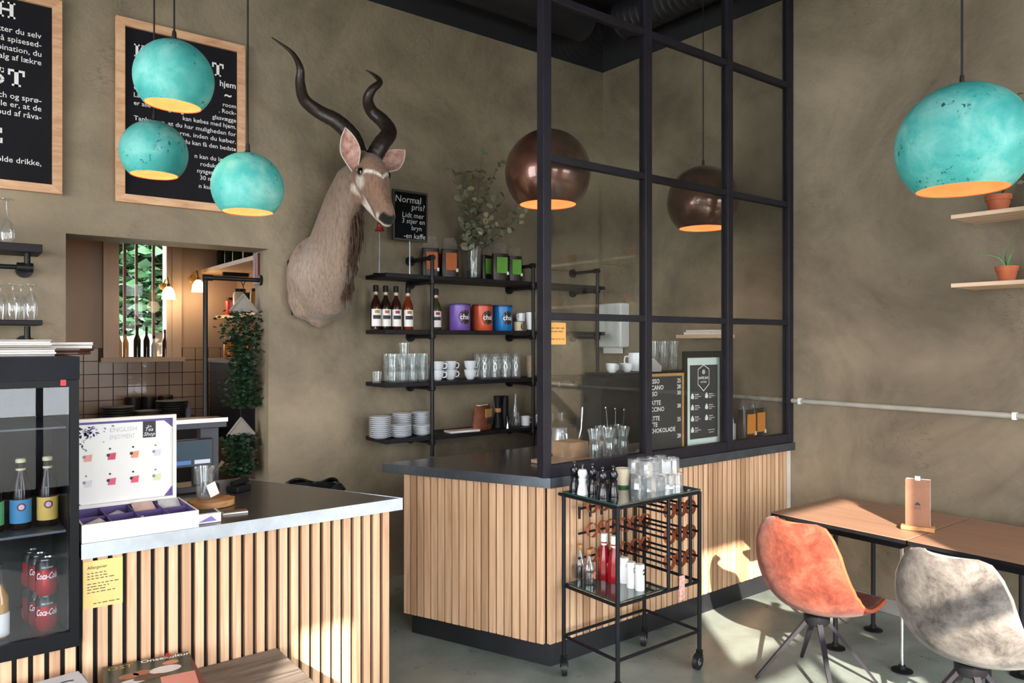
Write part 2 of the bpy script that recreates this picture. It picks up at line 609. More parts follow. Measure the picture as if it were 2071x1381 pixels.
# black steel glazing bars of the unseen street openings
def glazing(n, mb):
    o = mb.build('window_%d' % n, M_FRAMEBLK); o['kind'] = 'structure'
for i, (a, b, c, d) in enumerate(SUN_WINS):
    mb = MB()
    yy = YF - 0.12
    for x in (a + 0.03, b - 0.03):
        mb.bx(x - 0.03, x + 0.03, yy - 0.03, yy + 0.03, c, d)
    for z in (c + 0.03, d - 0.03):
        mb.bx(a, b, yy - 0.029, yy + 0.029, z - 0.03, z + 0.03)
    if d > 3 and b - a > 1:
        mb.bx(a, b, yy - 0.028, yy + 0.028, 2.36, 2.46)
        mb.bx((a + b) / 2 - 0.025, (a + b) / 2 + 0.025, yy - 0.027, yy + 0.027, c, 2.4)
    glazing(i + 2, mb)
for i, (a, b, c, d) in enumerate(SUN_WINS + [None] * 0):
    ld = bpy.data.lights.new('window_portal', 'AREA'); ld.shape = 'RECTANGLE'
    ld.size = b - a; ld.size_y = d - c
    ld.cycles.is_portal = True
    lo = bpy.data.objects.new('window_portal', ld); COL.objects.link(lo)
    lo.location = ((a + b) / 2, YF - 0.24, (c + d) / 2); lo.rotation_euler = (R(-90), 0, 0)
    lo.rotation_euler = Vector((0, 1, 0)).to_track_quat('-Z', 'Z').to_euler()
for a, b, c, d in FILL_WINS:
    ld = bpy.data.lights.new('window_portal', 'AREA'); ld.shape = 'RECTANGLE'
    ld.size = d - c; ld.size_y = b - a
    ld.cycles.is_portal = True
    lo = bpy.data.objects.new('window_portal', ld); COL.objects.link(lo)
    lo.location = (XL - 0.19, (a + b) / 2, (c + d) / 2)
    lo.rotation_euler = (R(90), 0, R(-90)); ld.size = b - a; ld.size_y = d - c
# black band above the plaster, ducts
struct('trim_1', MB().bx(XL, XR - 0.012, YB - 0.012, YB - 0.002, ZW, ZC), M_BLACKCEIL)
struct('trim_2', MB().bx(XR - 0.012, XR - 0.002, YF, YB - 0.002, ZW, ZC), M_BLACKCEIL)
d1 = thing('ventilation_duct', 'smooth black ventilation duct running under the ceiling along the antelope wall', 'duct', (0, 0, 4.22))
MB().tube([(XL + 0.1, 4.38, 0), (4.1, 4.38, 0)], 0.15, 24).build('pipe', M_DUCT, d1)
for x in (-1.5, 0.4, 2.2, 3.6):
    MB().tube([(x, 4.38, 0), (x + 0.05, 4.38, 0)], 0.158, 24).build('joint_ring', M_DUCT, d1)
d2 = thing('ventilation_duct', 'ribbed black spiral duct running under the ceiling along the right wall', 'duct', (4.3, 0, 4.2))
pr = []
y = YF + 0.1
pts, rs = [], []
while y < 4.1:
    pts += [(0, y, 0), (0, y + 0.03, 0), (0, y + 0.04, 0), (0, y + 0.05, 0)]
    rs += [0.14, 0.14, 0.152, 0.14]
    y += 0.06
MB().tube(pts, rs, 20).build('pipe', M_DUCT, d2)
sm = thing('smoke_detector', 'small white round smoke detector at the top edge above the antelope', 'detector', (2.10, 4.56, 3.985))
sm_v = MB().lathe([(0, 0.03), (0.03, 0.03), (0.045, 0.02), (0.05, 0)], 20, Matrix.Rotation(R(90), 4, 'X')).build('cover', M_ENAMEL, sm)
sm_v.location = (0, 0.055, 0.0)
# baseboards
struct('baseboard_right', MB().bx(XR - 0.016, XR - 0.001, YF, 2.79, 0.001, 0.09), plain('grey_skirting', '#9a9a94', 0.5), bev=0.003)
# conduit on the right wall
cd = thing('conduit_pipe', 'pale grey conduit pipe clipped along the right wall at waist height', 'pipe', (XR - 0.018, 0, 1.252))
MB().tube([(0, YF + 0.05, 0), (0, 2.70, 0), (0, YB - 0.03, 0)], 0.0165, 12).build('pipe', plain('painted_conduit', '#a8a498', 0.5), cd)
for y in (-0.5, 0.5, 1.5, 2.75, 3.6):
    MB().bx(-0.016, 0.017, y - 0.01, y + 0.01, -0.02, 0.02).build('clip', M_ENAMEL, cd)

# ---------------------------------------------------------------- kitchen beyond the doorway
KY, KX0, KX1, KZ = 6.4, 0.25, 1.985, 2.75
struct('wall_kitchen_left', MB().bx(KX0 - 0.1, KX0, YB + 0.25, KY + 0.3, 0, KZ), M_KPLASTER)
struct('wall_kitchen_right', MB().bx(KX1, KX1 + 0.1, YB + 0.25, KY + 0.3, 0, KZ), M_KPLASTER)
KW = (1.05, 1.47, 1.525, 2.6)
wk = struct('wall_kitchen_back', wall_x(KY, KY + 0.3, KX0, KX1, 0, KZ, [KW]), M_KPLASTER)
struct('ceiling_kitchen', MB().bx(KX0, KX1, YB + 0.25, KY + 0.3, KZ, KZ + 0.1), M_KPLASTER)
struct('floor_kitchen', MB().bx(KX0, KX1, YB + 0.25, KY + 0.3, -0.1, 0.0), plain('kitchen_floor_paint', '#5a5049', 0.5))
tile_m = plain('beige_glazed_tile', '#a8907a', 0.22, var=0.06, vscale=3, coat=0.3)
wall_x(KY - 0.005, KY - 0.0005, 0.75, KX1, 0.9, 1.60, [(KW[0] - 0.07, KW[1] + 0.07, 1.49, 1.60)]).build('grout', plain('brown_grout', '#4d3d33', 0.9), wk)
tile_me = MB().bx(-0.047, 0.047, -0.012, 0, -0.047, 0.047).mesh('tile', tile_m)
x = KX0 + 0.05
while x < KX1 - 0.04:
    z = 0.95
    while z < 1.64:
        if not (KW[0] - 0.09 < x < KW[1] + 0.09 and z > 1.46):
            if z > 1.0 and x > 0.75:
                link('tile', tile_me, wk, (x, KY, z))
        z += 0.1
    x += 0.1
# window of the kitchen
w1 = thing('window_1', 'beige framed kitchen window with upright bars and trees outside', 'window', (0, 0, 0))
w1['kind'] = 'structure'
del w1['category']
M_KFRAME = plain('beige_window_frame', '#b9a08a', 0.5, var=0.05)
mb = MB()
for x in (KW[0] + 0.02, KW[1] - 0.02):
    mb.bx(x - 0.02, x + 0.02, KY - 0.02, KY + 0.06, KW[2], KW[3])
mb.bx(KW[0] - 0.07, KW[0], KY - 0.03, KY, KW[2] - 0.03, KW[3] + 0.05)
mb.bx(KW[1], KW[1] + 0.07, KY - 0.03, KY, KW[2] - 0.03, KW[3] + 0.05)
mb.build('window_frame', M_KFRAME, w1)
MB().bx(KW[0] - 0.09, KW[1] + 0.09, KY - 0.06, KY + 0.3, KW[2] - 0.035, KW[2]).build('window_sill', M_KFRAME, w1)
for x in (1.15, 1.235, 1.36):
    MB().bx(x - 0.01, x + 0.01, KY + 0.10, KY + 0.12, KW[2], KW[3]).build('window_bar', plain('rusty_bar', '#6d4a3a', 0.6), w1)
MB().bx(KW[0], KW[1], KY + 0.07, KY + 0.076, KW[2], KW[3]).build('pane', pane_mat('kitchen_pane', (0.95, 0.97, 0.96), 0.25), w1)
# tree and white house seen through the kitchen window
tr = thing('garden_tree', 'leafy green tree outside the kitchen window', 'tree', (2.2, 10.2, 0))
MB().tube([(0, 0, 0), (0.05, 0, 1.5), (0.0, 0.1, 3.2)], [0.16, 0.12, 0.07], 8).build('trunk', M_STEM, tr)
def leaf_cloud(n, box, size, rnd, flatten=1.0):
    mb = MB()
    for _ in range(n):
        c = Vector((rnd.uniform(*box[0]), rnd.uniform(*box[1]), rnd.uniform(*box[2])))
        q = Matrix.Rotation(rnd.uniform(0, 6.28), 4, 'Z') @ Matrix.Rotation(rnd.uniform(-1.2, 1.2), 4, 'X')
        s = size * rnd.uniform(0.6, 1.3)
        mb.add([(-s * .5, 0, 0), (0, -s * .3, .1 * s), (s * .5, 0, 0), (0, s * .3, .1 * s)], [(0, 1, 2, 3)], T(c) @ q)
    return mb
rt_ = random.Random(3)
leaf_cloud(17000, ((-1.6, 2.6), (-0.7, 0.9), (1.75, 5.0)), 0.2, rt_).build('foliage', plain('tree_leaf', '#34583a', 0.5, var=0.5, vscale=4), tr, kind='stuff')
hs = thing('white_house', 'white house wall outside behind the tree in the kitchen window', 'building', (3.0, 13.5, 0))
MB().bx(-2.5, 2.5, 0, 0.3, 0, 2.6).build('wall', plain('grey_render', '#b9bcc0', 0.8), hs)
MB().prism([(-2.7, 2.5), (2.7, 2.5), (2.2, 3.6), (-2.2, 3.6)], -0.5, 0.6, Matrix.Rotation(R(90), 4, 'X')).build('roof', plain('slate_roof', '#6b6a6e', 0.6), hs)
struct('ground_outside', MB().bx(-12, 16, KY + 0.4, 20, -0.2, -0.02), plain('outdoor_gravel', '#8b8a80', 0.9))
# street outside the front, seen only in reflections
struct('pavement_outside', MB().bx(-14, 16, -14, YF - 0.3, -0.2, -0.02), plain('pavement', '#55534f', 0.9))

# ---------------------------------------------------------------- counters
CT = 0.97                                   # worktop height
slat_cache = {}
def slat_mesh(w, h):
    k = (round(w, 4), round(h, 3))
    if k not in slat_cache:
        slat_cache[k] = MB().bx(-w / 2, w / 2, -0.022, 0, 0, h).mesh('slat', M_SLAT)
    return slat_cache[k]
def slat_run(parent, p0, p1, z0, z1, pitch, w):
    """upright slats from p0 to p1 (plan), standing on z0, facing left of the run reversed (outwards)"""
    p0, p1 = Vector(p0), Vector(p1)
    z1 -= 0.003
    d = p1 - p0
    n = max(1, round(d.length / pitch))
    a = math.atan2(d.y, d.x)
    me = slat_mesh(w, z1 - z0)
    for i in range(n):
        p = p0 + d * ((i + 0.5) / n)
        link('slat', me, parent, (p.x, p.y, z0 + random.uniform(-0.001, 0.001)), a)

# left counter: top corners
LA, LB_, LC, LD = (0.372, 2.845), (1.585, 2.845), (1.175, 3.76), (0.372, 3.76)
lc = thing('service_counter', 'low service counter faced with pine slats, below the teal lamps', 'counter', (0, 0, 0))
slat_run(lc, (0.372, 2.89), (1.545, 2.89), 0.0, CT - 0.05, 0.0452, 0.030)
slat_run(lc, (1.545, 2.915), (1.175, 3.73), 0.0, CT - 0.05, 0.0452, 0.030)
MB().prism([(0.372, 2.891), (1.53, 2.891), (1.15, 3.73), (0.372, 3.73)], 0.002, CT - 0.051).build('backing', M_BLACKBACK, lc)
lt = thing('worktop', 'dark worktop with a bright steel front edge on the left counter', 'worktop', (0, 0, 0))
MB().prism([LA, LB_, LC, LD], CT - 0.049, CT).build('slab', M_TOPDARK, lt)
MB().prism([(LA[0], LA[1] - 0.003), (LB_[0] + 0.003, LB_[1] - 0.003), (LB_[0], LB_[1]), LA], CT - 0.05, CT + 0.001).build('front_edge', M_STEEL, lt)
MB().prism([LB_, (LB_[0] + 0.004, LB_[1] - 0.003), (LC[0] + 0.004, LC[1]), LC], CT - 0.05, CT + 0.001).build('end_edge', M_STEEL, lt)
# slatted plinth under the drinks cooler
lp = thing('cooler_plinth', 'pine slatted plinth under the drinks cooler', 'counter', (0, 0, 0))
slat_run(lp, (-0.26, 2.89), (0.366, 2.89), 0.0, 0.635, 0.0452, 0.030)
MB().bx(-0.26, 0.366, 2.891, 3.4, 0.002, 0.634).build('backing', M_BLACKBACK, lp)

# right counter
ra, rb, rcx = (2.40, 2.80), (XR - 0.002, 2.80), (1.955, 3.72)
rc = thing('coffee_counter', 'tall coffee bar counter faced with pine slats, under the glass screen', 'counter', (0, 0, 0))
slat_run(rc, (2.412, 2.85), (4.515, 2.85), 0.13, CT - 0.05, 0.0465, 0.0365)
slat_run(rc, (2.075, 3.675), (2.416, 2.856), 0.13, CT - 0.05, 0.0465, 0.038)
MB().prism([(2.435, 2.851), (XR - 0.003, 2.851), (XR - 0.003, 3.7), (2.085, 3.7)], 0.128, CT - 0.051).build('backing', M_BLACKBACK, rc)
MB().prism([(2.45, 2.862), (XR - 0.003, 2.862), (XR - 0.003, 3.68), (2.12, 3.68)], 0.001, 0.128).build('plinth', plain('black_plinth', '#1e1f23', 0.5), rc)
MB().bx(4.518, XR - 0.003, 2.83, 2.851, 0.13, CT - 0.05).build('end_batten', plain('white_batten', '#cfc9bd', 0.5), rc)
rt2 = thing('worktop', 'dark zinc edged worktop of the coffee bar under the glass screen', 'worktop', (0, 0, 0))
MB().prism([ra, rb, (rb[0], 3.72), rcx], CT - 0.049, CT).build('slab', M_TOPDARK, rt2)
MB().prism([(ra[0] - 0.002, ra[1] - 0.004), (rb[0], rb[1] - 0.004), rb, ra], CT - 0.05, CT + 0.001).build('front_edge', M_TOPEDGE, rt2)
MB().prism([rcx, (rcx[0] - 0.004, rcx[1]), (ra[0] - 0.004, ra[1] - 0.002), ra], CT - 0.05, CT + 0.001).build('end_edge', M_TOPEDGE, rt2)

# ---------------------------------------------------------------- glass screen on the coffee counter
GX = [2.386, 3.128, 3.870, XR - 0.028]
GZ = [1.0, 1.777, 2.569, 3.372]
GY = 2.835
ZT = 4.03
gs = thing('glass_screen', 'black steel framed glass screen rising from the coffee counter to the ceiling', 'screen', (0, 0, 0))
for i, x in enumerate(GX):
    MB().bx(x - 0.026, x + 0.026, GY - 0.026, GY + 0.026, CT + 0.0015, ZT).build('post', M_FRAMEBLK, gs, bev=0.003)
for i in range(3):
    x0, x1 = GX[i] + 0.026, GX[i + 1] - 0.026
    for j, z in enumerate(GZ + [ZT - 0.018]):
        h = 0.03 if j == 0 else 0.018
        MB().bx(x0, x1, GY - 0.022, GY + 0.022, z - h, z + h).build('rail', M_FRAMEBLK, gs, bev=0.002)
    zz = GZ + [ZT - 0.018]
    for j in range(4):
        MB().bx(x0, x1, GY - 0.003, GY + 0.003, zz[j] + (0.03 if j == 0 else 0.018), zz[j + 1] - 0.018).build('pane', M_PANE, gs)

# ---------------------------------------------------------------- pipe shelving on the long wall
def plate(name, mb, mat, parent, **k):
    return mb.build(name, mat, parent, **k)
SX0, SX1, SYF = 2.30, 4.30, 4.335
SZ = [2.10, 1.728, 1.375, 1.006]
unit = thing('pipe_shelf', 'black pipe shelving unit with four boards on the wall beside the antelope', 'shelf', (0, 0, 0))
for z in SZ:
    MB().bx(SX0, SX1, SYF, YB - 0.003, z - 0.028, z).build('shelf_board', M_SHELFBLK, unit, bev=0.003)
for x in (2.645, 3.53, 4.20):
    mb = MB()
    mb.tube([(x, SYF - 0.012, 0.87), (x, SYF - 0.012, 2.22)], 0.0135, 10)
    for z in SZ:
        mb.tube([(x, SYF - 0.012, z - 0.055), (x, SYF - 0.012, z - 0.02)], 0.019, 10)
    mb.build('post', M_PIPE, unit)
    for z in [s - 0.045 for s in SZ] + [2.22]:
        mb = MB()
        mb.tube([(x, SYF - 0.012, z), (x, YB - 0.005, z)], 0.0135, 10)
        mb.tube([(x, YB - 0.02, z), (x, YB - 0.004, z)], 0.035, 14)
        mb.tube([(x, SYF - 0.025, z), (x, SYF + 0.02, z)], 0.02, 10)
        mb.build('bracket', M_PIPE, unit)
# small shelves at the left of the doorway
wsh = thing('pipe_shelf', 'short black pipe shelf with wine glasses beside the left poster', 'shelf', (0, 0, 0))
for z in (2.137, 1.757):
    MB().bx(-0.5, 0.405, 4.39, YB - 0.003, z - 0.042 if z > 2 else z - 0.025, z).build('shelf_board', M_SHELFBLK, wsh, bev=0.003)
    mb = MB()
    zz = z - 0.115
    mb.tube([(0.345, 4.45, z - 0.03), (0.345, 4.45, zz), ], 0.014, 10)
    mb.tube([(-0.5, 4.45, zz), (0.345, 4.45, zz)], 0.012, 10)
    mb.tube([(0.345, 4.43, zz), (0.345, YB - 0.004, zz)], 0.014, 10)
    mb.tube([(0.345, YB - 0.02, zz), (0.345, YB - 0.004, zz)], 0.04, 16)
    mb.tube([(0.30, 4.45, zz), (0.37, 4.45, zz)], 0.024, 12)
    mb.build('bracket', M_PIPE, wsh)

# ---------------------------------------------------------------- posters
def poster(label, x0, x1, z0, z1):
    t = thing('menu_poster', label, 'poster', (0, YB - 0.004, 0))
    fw = 0.045
    M0 = T((0, 0, 0))
    for pts in ([(x0, z0), (x1, z0), (x1 - fw, z0 + fw), (x0 + fw, z0 + fw)], [(x0, z1), (x0 + fw, z1 - fw), (x1 - fw, z1 - fw), (x1, z1)],
                [(x0, z0), (x0 + fw, z0 + fw), (x0 + fw, z1 - fw), (x0, z1)], [(x1, z0), (x1, z1), (x1 - fw, z1 - fw), (x1 - fw, z0 + fw)]):
        MB().prism(pts, 0.0, 0.03, Matrix.Rotation(R(90), 4, 'X')).build('frame_rail', M_FRAMEWOOD, t)
    MB().bx(x0 + fw - 0.004, x1 - fw + 0.004, -0.012, -0.001, z0 + fw - 0.004, z1 - fw + 0.004).build('board', M_BOARD, t)
    return t
def slab(mb, x, z, ch, h, y):
    """slab-serif capital of height h; returns its advance"""
    s, w = h * 0.2, h * 0.85
    def r(a, b, c, d):
        mb.add([(x + a * h, y, z + c * h), (x + b * h, y, z + c * h), (x + b * h, y, z + d * h), (x + a * h, y, z + d * h)], [(0, 1, 2, 3)])
    def q(*p):
        mb.add([(x + a * h, y, z + b * h) for a, b in p], [list(range(len(p)))])
    if ch == 'H':
        for a in (0.12, 0.72):
            r(a, a + .2, 0, 1); r(a - .1, a + .3, 0, .12); r(a - .1, a + .3, .88, 1)
        r(.3, .74, .43, .57); return 1.08 * h
    if ch == 'T':
        r(.34, .56, 0, 1); r(.22, .68, 0, .12); r(.02, .88, .86, 1); r(.02, .14, .64, .88); r(.76, .88, .64, .88); return .95 * h
    if ch == 'E':
        r(.12, .32, 0, 1); r(.02, .78, 0, .14); r(.02, .76, .86, 1); r(.66, .78, .12, .34); r(.64, .76, .66, .88); r(.3, .58, .43, .57); return .86 * h
    if ch == 'K':
        r(.12, .32, 0, 1); r(.02, .42, 0, .12); r(.02, .42, .88, 1); q((.32, .36), (.44, .5), (.8, .94), (.6, .94)); q((.4, .55), (.52, .62), (.86, .06), (.64, .06)); r(.56, .96, 0, .12); r(.54, .92, .88, 1); return 1.0 * h
    if ch == 'S':
        r(.06, .2, .02, .34); r(.52, .66, .7, .98)
        o = []
        cs = [(.62, .8), (.5, .92), (.36, .95), (.2, .88), (.15, .74), (.22, .61), (.38, .53), (.55, .44), (.62, .28), (.52, .12), (.36, .06), (.2, .1), (.1, .26)]
        for (a, b), (c, d) in zip(cs, cs[1:]):
            nx, nz = -(d - b), (c - a)
            l = math.hypot(nx, nz); nx, nz = nx / l * .085, nz / l * .085
            q((a + nx, b + nz), (c + nx, d + nz), (c - nx, d - nz), (a - nx, b - nz))
        return .78 * h
    return .8 * h
PY = -0.0135
def capital(parent, x, z, ch, h):
    mb = MB(); slab(mb, x, z, ch, h, PY); mb.build('lettering', M_WHITE, parent)
p2 = poster('wood framed black poster behind the three teal lamps, headline starting with K', 0.770, 1.478, 2.430, 3.460)
capital(p2, 0.862, 3.258, 'K', 0.072)
capital(p2, 1.285, 3.245, 'T', 0.078)
letter(p2, M_WHITE, 'hjem', 1.425, 3.19, 0.05, PY, align='R', bold=0.012)
letter(p2, M_WHITE, '~', 1.40, 3.12, 0.07, PY, align='R', bold=0.03)
rows = [('C', 'room', 3.070), ('La', ', Rock-', 3.030), ('er alle i ro og mag', 'glasvægge', 2.985), ('', 'kan købes med hjem.', 2.945),
        ('Tanken er, at du har muligheden for', None, 2.900), ('at prøve møblerne, inden du køber.', None, 2.855), ('', 'du kan få den bedste', 2.810),
        ('', 'n kan du læse en', 2.735), ('', 'rodukter, som', 2.692), ('', 'nysgerrig k', 2.650), ('', '30 m herf', 2.610), ('', 'n kunde, n', 2.560)]
for a, b, z in rows:
    if b is None:
        letter(p2, M_WHITE, a, 0.862, z, 0.036, PY, bold=0.004, fit=0.565)
    else:
        if a:
            letter(p2, M_WHITE, a, 0.862, z, 0.036, PY, bold=0.004)
        letter(p2, M_WHITE, b, 1.427 if z > 2.68 else 1.36, z, 0.036, PY, align='R', bold=0.004)
p1 = poster('wood framed black poster at the left edge, cut off by the picture', -0.195, 0.513, 2.435, 3.465)
capital(p1, 0.222, 3.318, 'H', 0.082)
capital(p1, 0.20, 2.972, 'S', 0.085); capital(p1, 0.272, 2.972, 'T', 0.085)
capital(p1, 0.190, 2.668, 'E', 0.078)
for s, z in (('sætter du selv', 3.245), ('på spisesed-', 3.198), ('kombination, du', 3.150), ('udvalg af lækre', 3.105),
             ('sandwich og sprø-', 2.905), ('alle er, at de', 2.862), ('udbud af råva-', 2.818), ('kolde drikke,', 2.575)):
    letter(p1, M_WHITE, s, 0.420, z, 0.041, PY, align='R', bold=0.005)

# ---------------------------------------------------------------- pendant lamps
def pendant(label, loc, D, mat, warm, open_ratio=0.70, tilt=0.0, group=None, tagged=False, watt=3.0):
    t = thing('pendant_lamp', label, 'lamp', loc, 0, group)
    Rr = D / 2
    a1 = math.asin(open_ratio)
    N = 26
    prof, inn = [], []
    for i in range(N + 1):
        a = R(4) + (pi - a1 - R(4)) * i / N
        prof.append((Rr * math.sin(a), Rr * math.cos(a)))
        inn.append(((Rr - 0.004) * math.sin(a), (Rr - 0.004) * math.cos(a)))
    sh = MB().lathe(prof, 48).build('shade', mat, t, ang=80)
    i2 = MB().lathe(inn[:1] + inn, 48)
    i2.lathe([inn[-1], prof[-1]], 48)
    il = i2.build('shade_lining', M_COPPER_IN, t, ang=80)
    for o in (sh, il):
        o.rotation_euler = (tilt, tilt * 0.6, 0)
    MB().lathe([(0, Rr + 0.04), (0.007, Rr + 0.04), (0.009, Rr + 0.028), (0.010, Rr + 0.008), (0.022, Rr - 0.003)], 16).build('cap', M_CORD, t)
    MB().tube([(0, 0, Rr + 0.04), (0, 0, ZC - loc[2] - 0.02)], 0.004 if D < 0.4 else 0.0045, 8).build('cord', M_CORD, t)
    MB().lathe([(0, ZC - loc[2] - 0.04), (0.04, ZC - loc[2] - 0.035), (0.05, ZC - loc[2] - 0.001)], 20).build('ceiling_rose', M_CORD, t)
    MB().lathe([(0.016, Rr * 0.75), (0.016, Rr * 0.35)], 12).build('socket', M_CORD, t)
    MB().lathe([(0, -0.045), (0.02, -0.04), (0.032, -0.015), (0.03, 0.01), (0.016, 0.045)], 16, T((0, 0, Rr * 0.2))).build('bulb', MATS.get('bulb_glow') or emit('bulb_glow', '#ffd9a0', 14), t)
    ld = bpy.data.lights.new('bulb_light', 'POINT')
    ld.energy = watt
    ld.color = (1.0, 0.75, 0.5)
    ld.shadow_soft_size = 0.035
    lo = bpy.data.objects.new('bulb_light', ld)
    COL.objects.link(lo)
    lo.parent = t
    lo.location = (0, 0, -Rr * 0.15)
    if tagged:
        MB().tube([(-0.06, -0.06, -Rr * 0.72), (-0.07, -0.07, -Rr * 0.72 - 0.05)], 0.001, 4).build('tag_string', M_CORD, t)
        MB().bx(-0.083, -0.06, -0.071, -0.069, -Rr * 0.72 - 0.115, -Rr * 0.72 - 0.05).build('price_tag', plain('cream_tag', '#efe0b8', 0.8), t)
    return t
pendant('speckle-free teal pendant lamp, topmost of the three hanging over the left counter', (0.748, 3.212, 2.713), 0.305, M_PATINA[1], 1, tilt=R(3))
pendant('teal speckled pendant lamp, lowest on the left of the three over the counter', (0.802, 3.825, 2.545), 0.30, M_PATINA[0], 1)
pendant('teal speckled pendant lamp beside the antelope neck, rightmost of the three', (1.059, 3.261, 2.320), 0.303, M_PATINA[2], 1)
pendant('large teal pendant lamp hanging at the right above the tables', (3.425, 1.325, 2.48), 0.515, M_PATINA[3], 1, open_ratio=0.68, watt=4)
pendant('brown copper pendant lamp with a cream tag, behind the first post of the glass screen', (2.665, 3.135, 2.585), 0.475, M_BRONZE, 1, tagged=True, watt=4, open_ratio=0.66)
pendant('brown copper pendant lamp behind the third post of the glass screen', (4.02, 3.135, 2.58), 0.475, M_BRONZE, 1, watt=4, open_ratio=0.66)

# ---------------------------------------------------------------- antelope shoulder mount
ku = thing('antelope_head', 'taxidermy antelope shoulder mount with long twisted dark horns on the wall', 'taxidermy', (2.0, YB, 2.06))
K0 = Vector((2.0, YB, 2.06))
X_ = (1, 0, 0)
def ksec(c, d, ra, rb):
    d = Vector(d).normalized()
    return (Vector(c) - K0, X_, d.cross(Vector(X_)), ra, rb)
mb = MB()
mb.loft([ksec((1.945, 4.625, 2.05), (0, -1, 0), .205, .285), ksec((1.945, 4.57, 2.05), (0, -1, 0.02), .212, .29), ksec((1.95, 4.50, 2.07), (0, -.9, .35), .20, .27),
         ksec((1.965, 4.455, 2.17), (0, -.5, .86), .168, .235), ksec((1.98, 4.42, 2.29), (0, -.28, .96), .140, .205), ksec((1.995, 4.375, 2.42), (0, -.25, .97), .124, .185),
         ksec((2.015, 4.315, 2.55), (0, -.35, .93), .116, .165), ksec((2.035, 4.24, 2.66), (0, -.55, .83), .104, .135), ksec((2.055, 4.17, 2.735), (0, -.6, .8), .06, .075)], 28)
# shoulder bulges at the bottom of the mount
for x, z, ry in ((1.84, 1.93, .1), (2.05, 1.93, .1), (1.945, 1.88, .08)):
    M = T(Vector((x, 4.56, z)) - K0) @ Matrix.Diagonal((1.0, 0.65, 1.35, 1))
    mb.lathe([(0, -.11), (.07, -.085), (.105, -.03), (.11, .0), (.105, .03), (.07, .085), (0, .11)], 18, M)
hd = Vector((0, -.60, -.80))
HX = 2.065
def hs_(t, ra, rb, up=0.0):
    c = Vector((HX, 4.15, 2.735)) + hd * t
    n = hd.cross(Vector(X_))
    return (c + n * up - K0, X_, n, ra, rb)
mb.loft([hs_(-.045, .035, .04), hs_(-.02, .07, .08), hs_(.03, .094, .112), hs_(.09, .10, .125), hs_(.15, .098, .124), hs_(.21, .083, .112), hs_(.27, .068, .095),
         hs_(.33, .058, .080), hs_(.39, .054, .068), hs_(.43, .055, .060), hs_(.465, .05, .052), hs_(.485, .03, .035)], 24)
# lower jaw
mb.loft([(Vector(c) - K0, X_, (0, .75, -.65), a, b) for c, a, b in (((HX, 4.13, 2.53), .058, .052), ((HX, 4.03, 2.45), .05, .042), ((HX, 3.93, 2.375), .04, .032), ((HX, 3.865, 2.33), .03, .024))], 16)
# brow ridges and horn pedestals
for s in (-1, 1):
    M = T(Vector((HX + s * .078, 4.055, 2.685)) - K0)
    mb.lathe([(0, -.03), (.024, -.018), (.03, 0), (.024, .018), (0, .03)], 12, M)
    M = T(Vector((HX + s * .045, 4.135, 2.775)) - K0)
    mb.lathe([(0, -.05), (.036, -.03), (.044, 0), (.036, .03), (0, .05)], 14, M)
    M = T(Vector((HX + s * .03, 3.885, 2.375)) - K0)
    mb.lathe([(0, -.03), (.02, -.018), (.026, 0), (.02, .018), (0, .03)], 12, M)
raw = bpy.data.objects.new('raw_body', mb.mesh('raw_body', None))
COL.objects.link(raw)
md = raw.modifiers.new('remesh', 'REMESH'); md.mode = 'VOXEL'; md.voxel_size = 0.0085
md = raw.modifiers.new('smooth', 'SMOOTH'); md.factor = 0.6; md.iterations = 9
bpy.context.view_layer.update()
bme = bpy.data.meshes.new_from_object(raw.evaluated_get(bpy.context.evaluated_depsgraph_get()))
bpy.data.objects.remove(raw)
bme.name = 'body'
bme.polygons.foreach_set('use_smooth', [True] * len(bme.polygons))
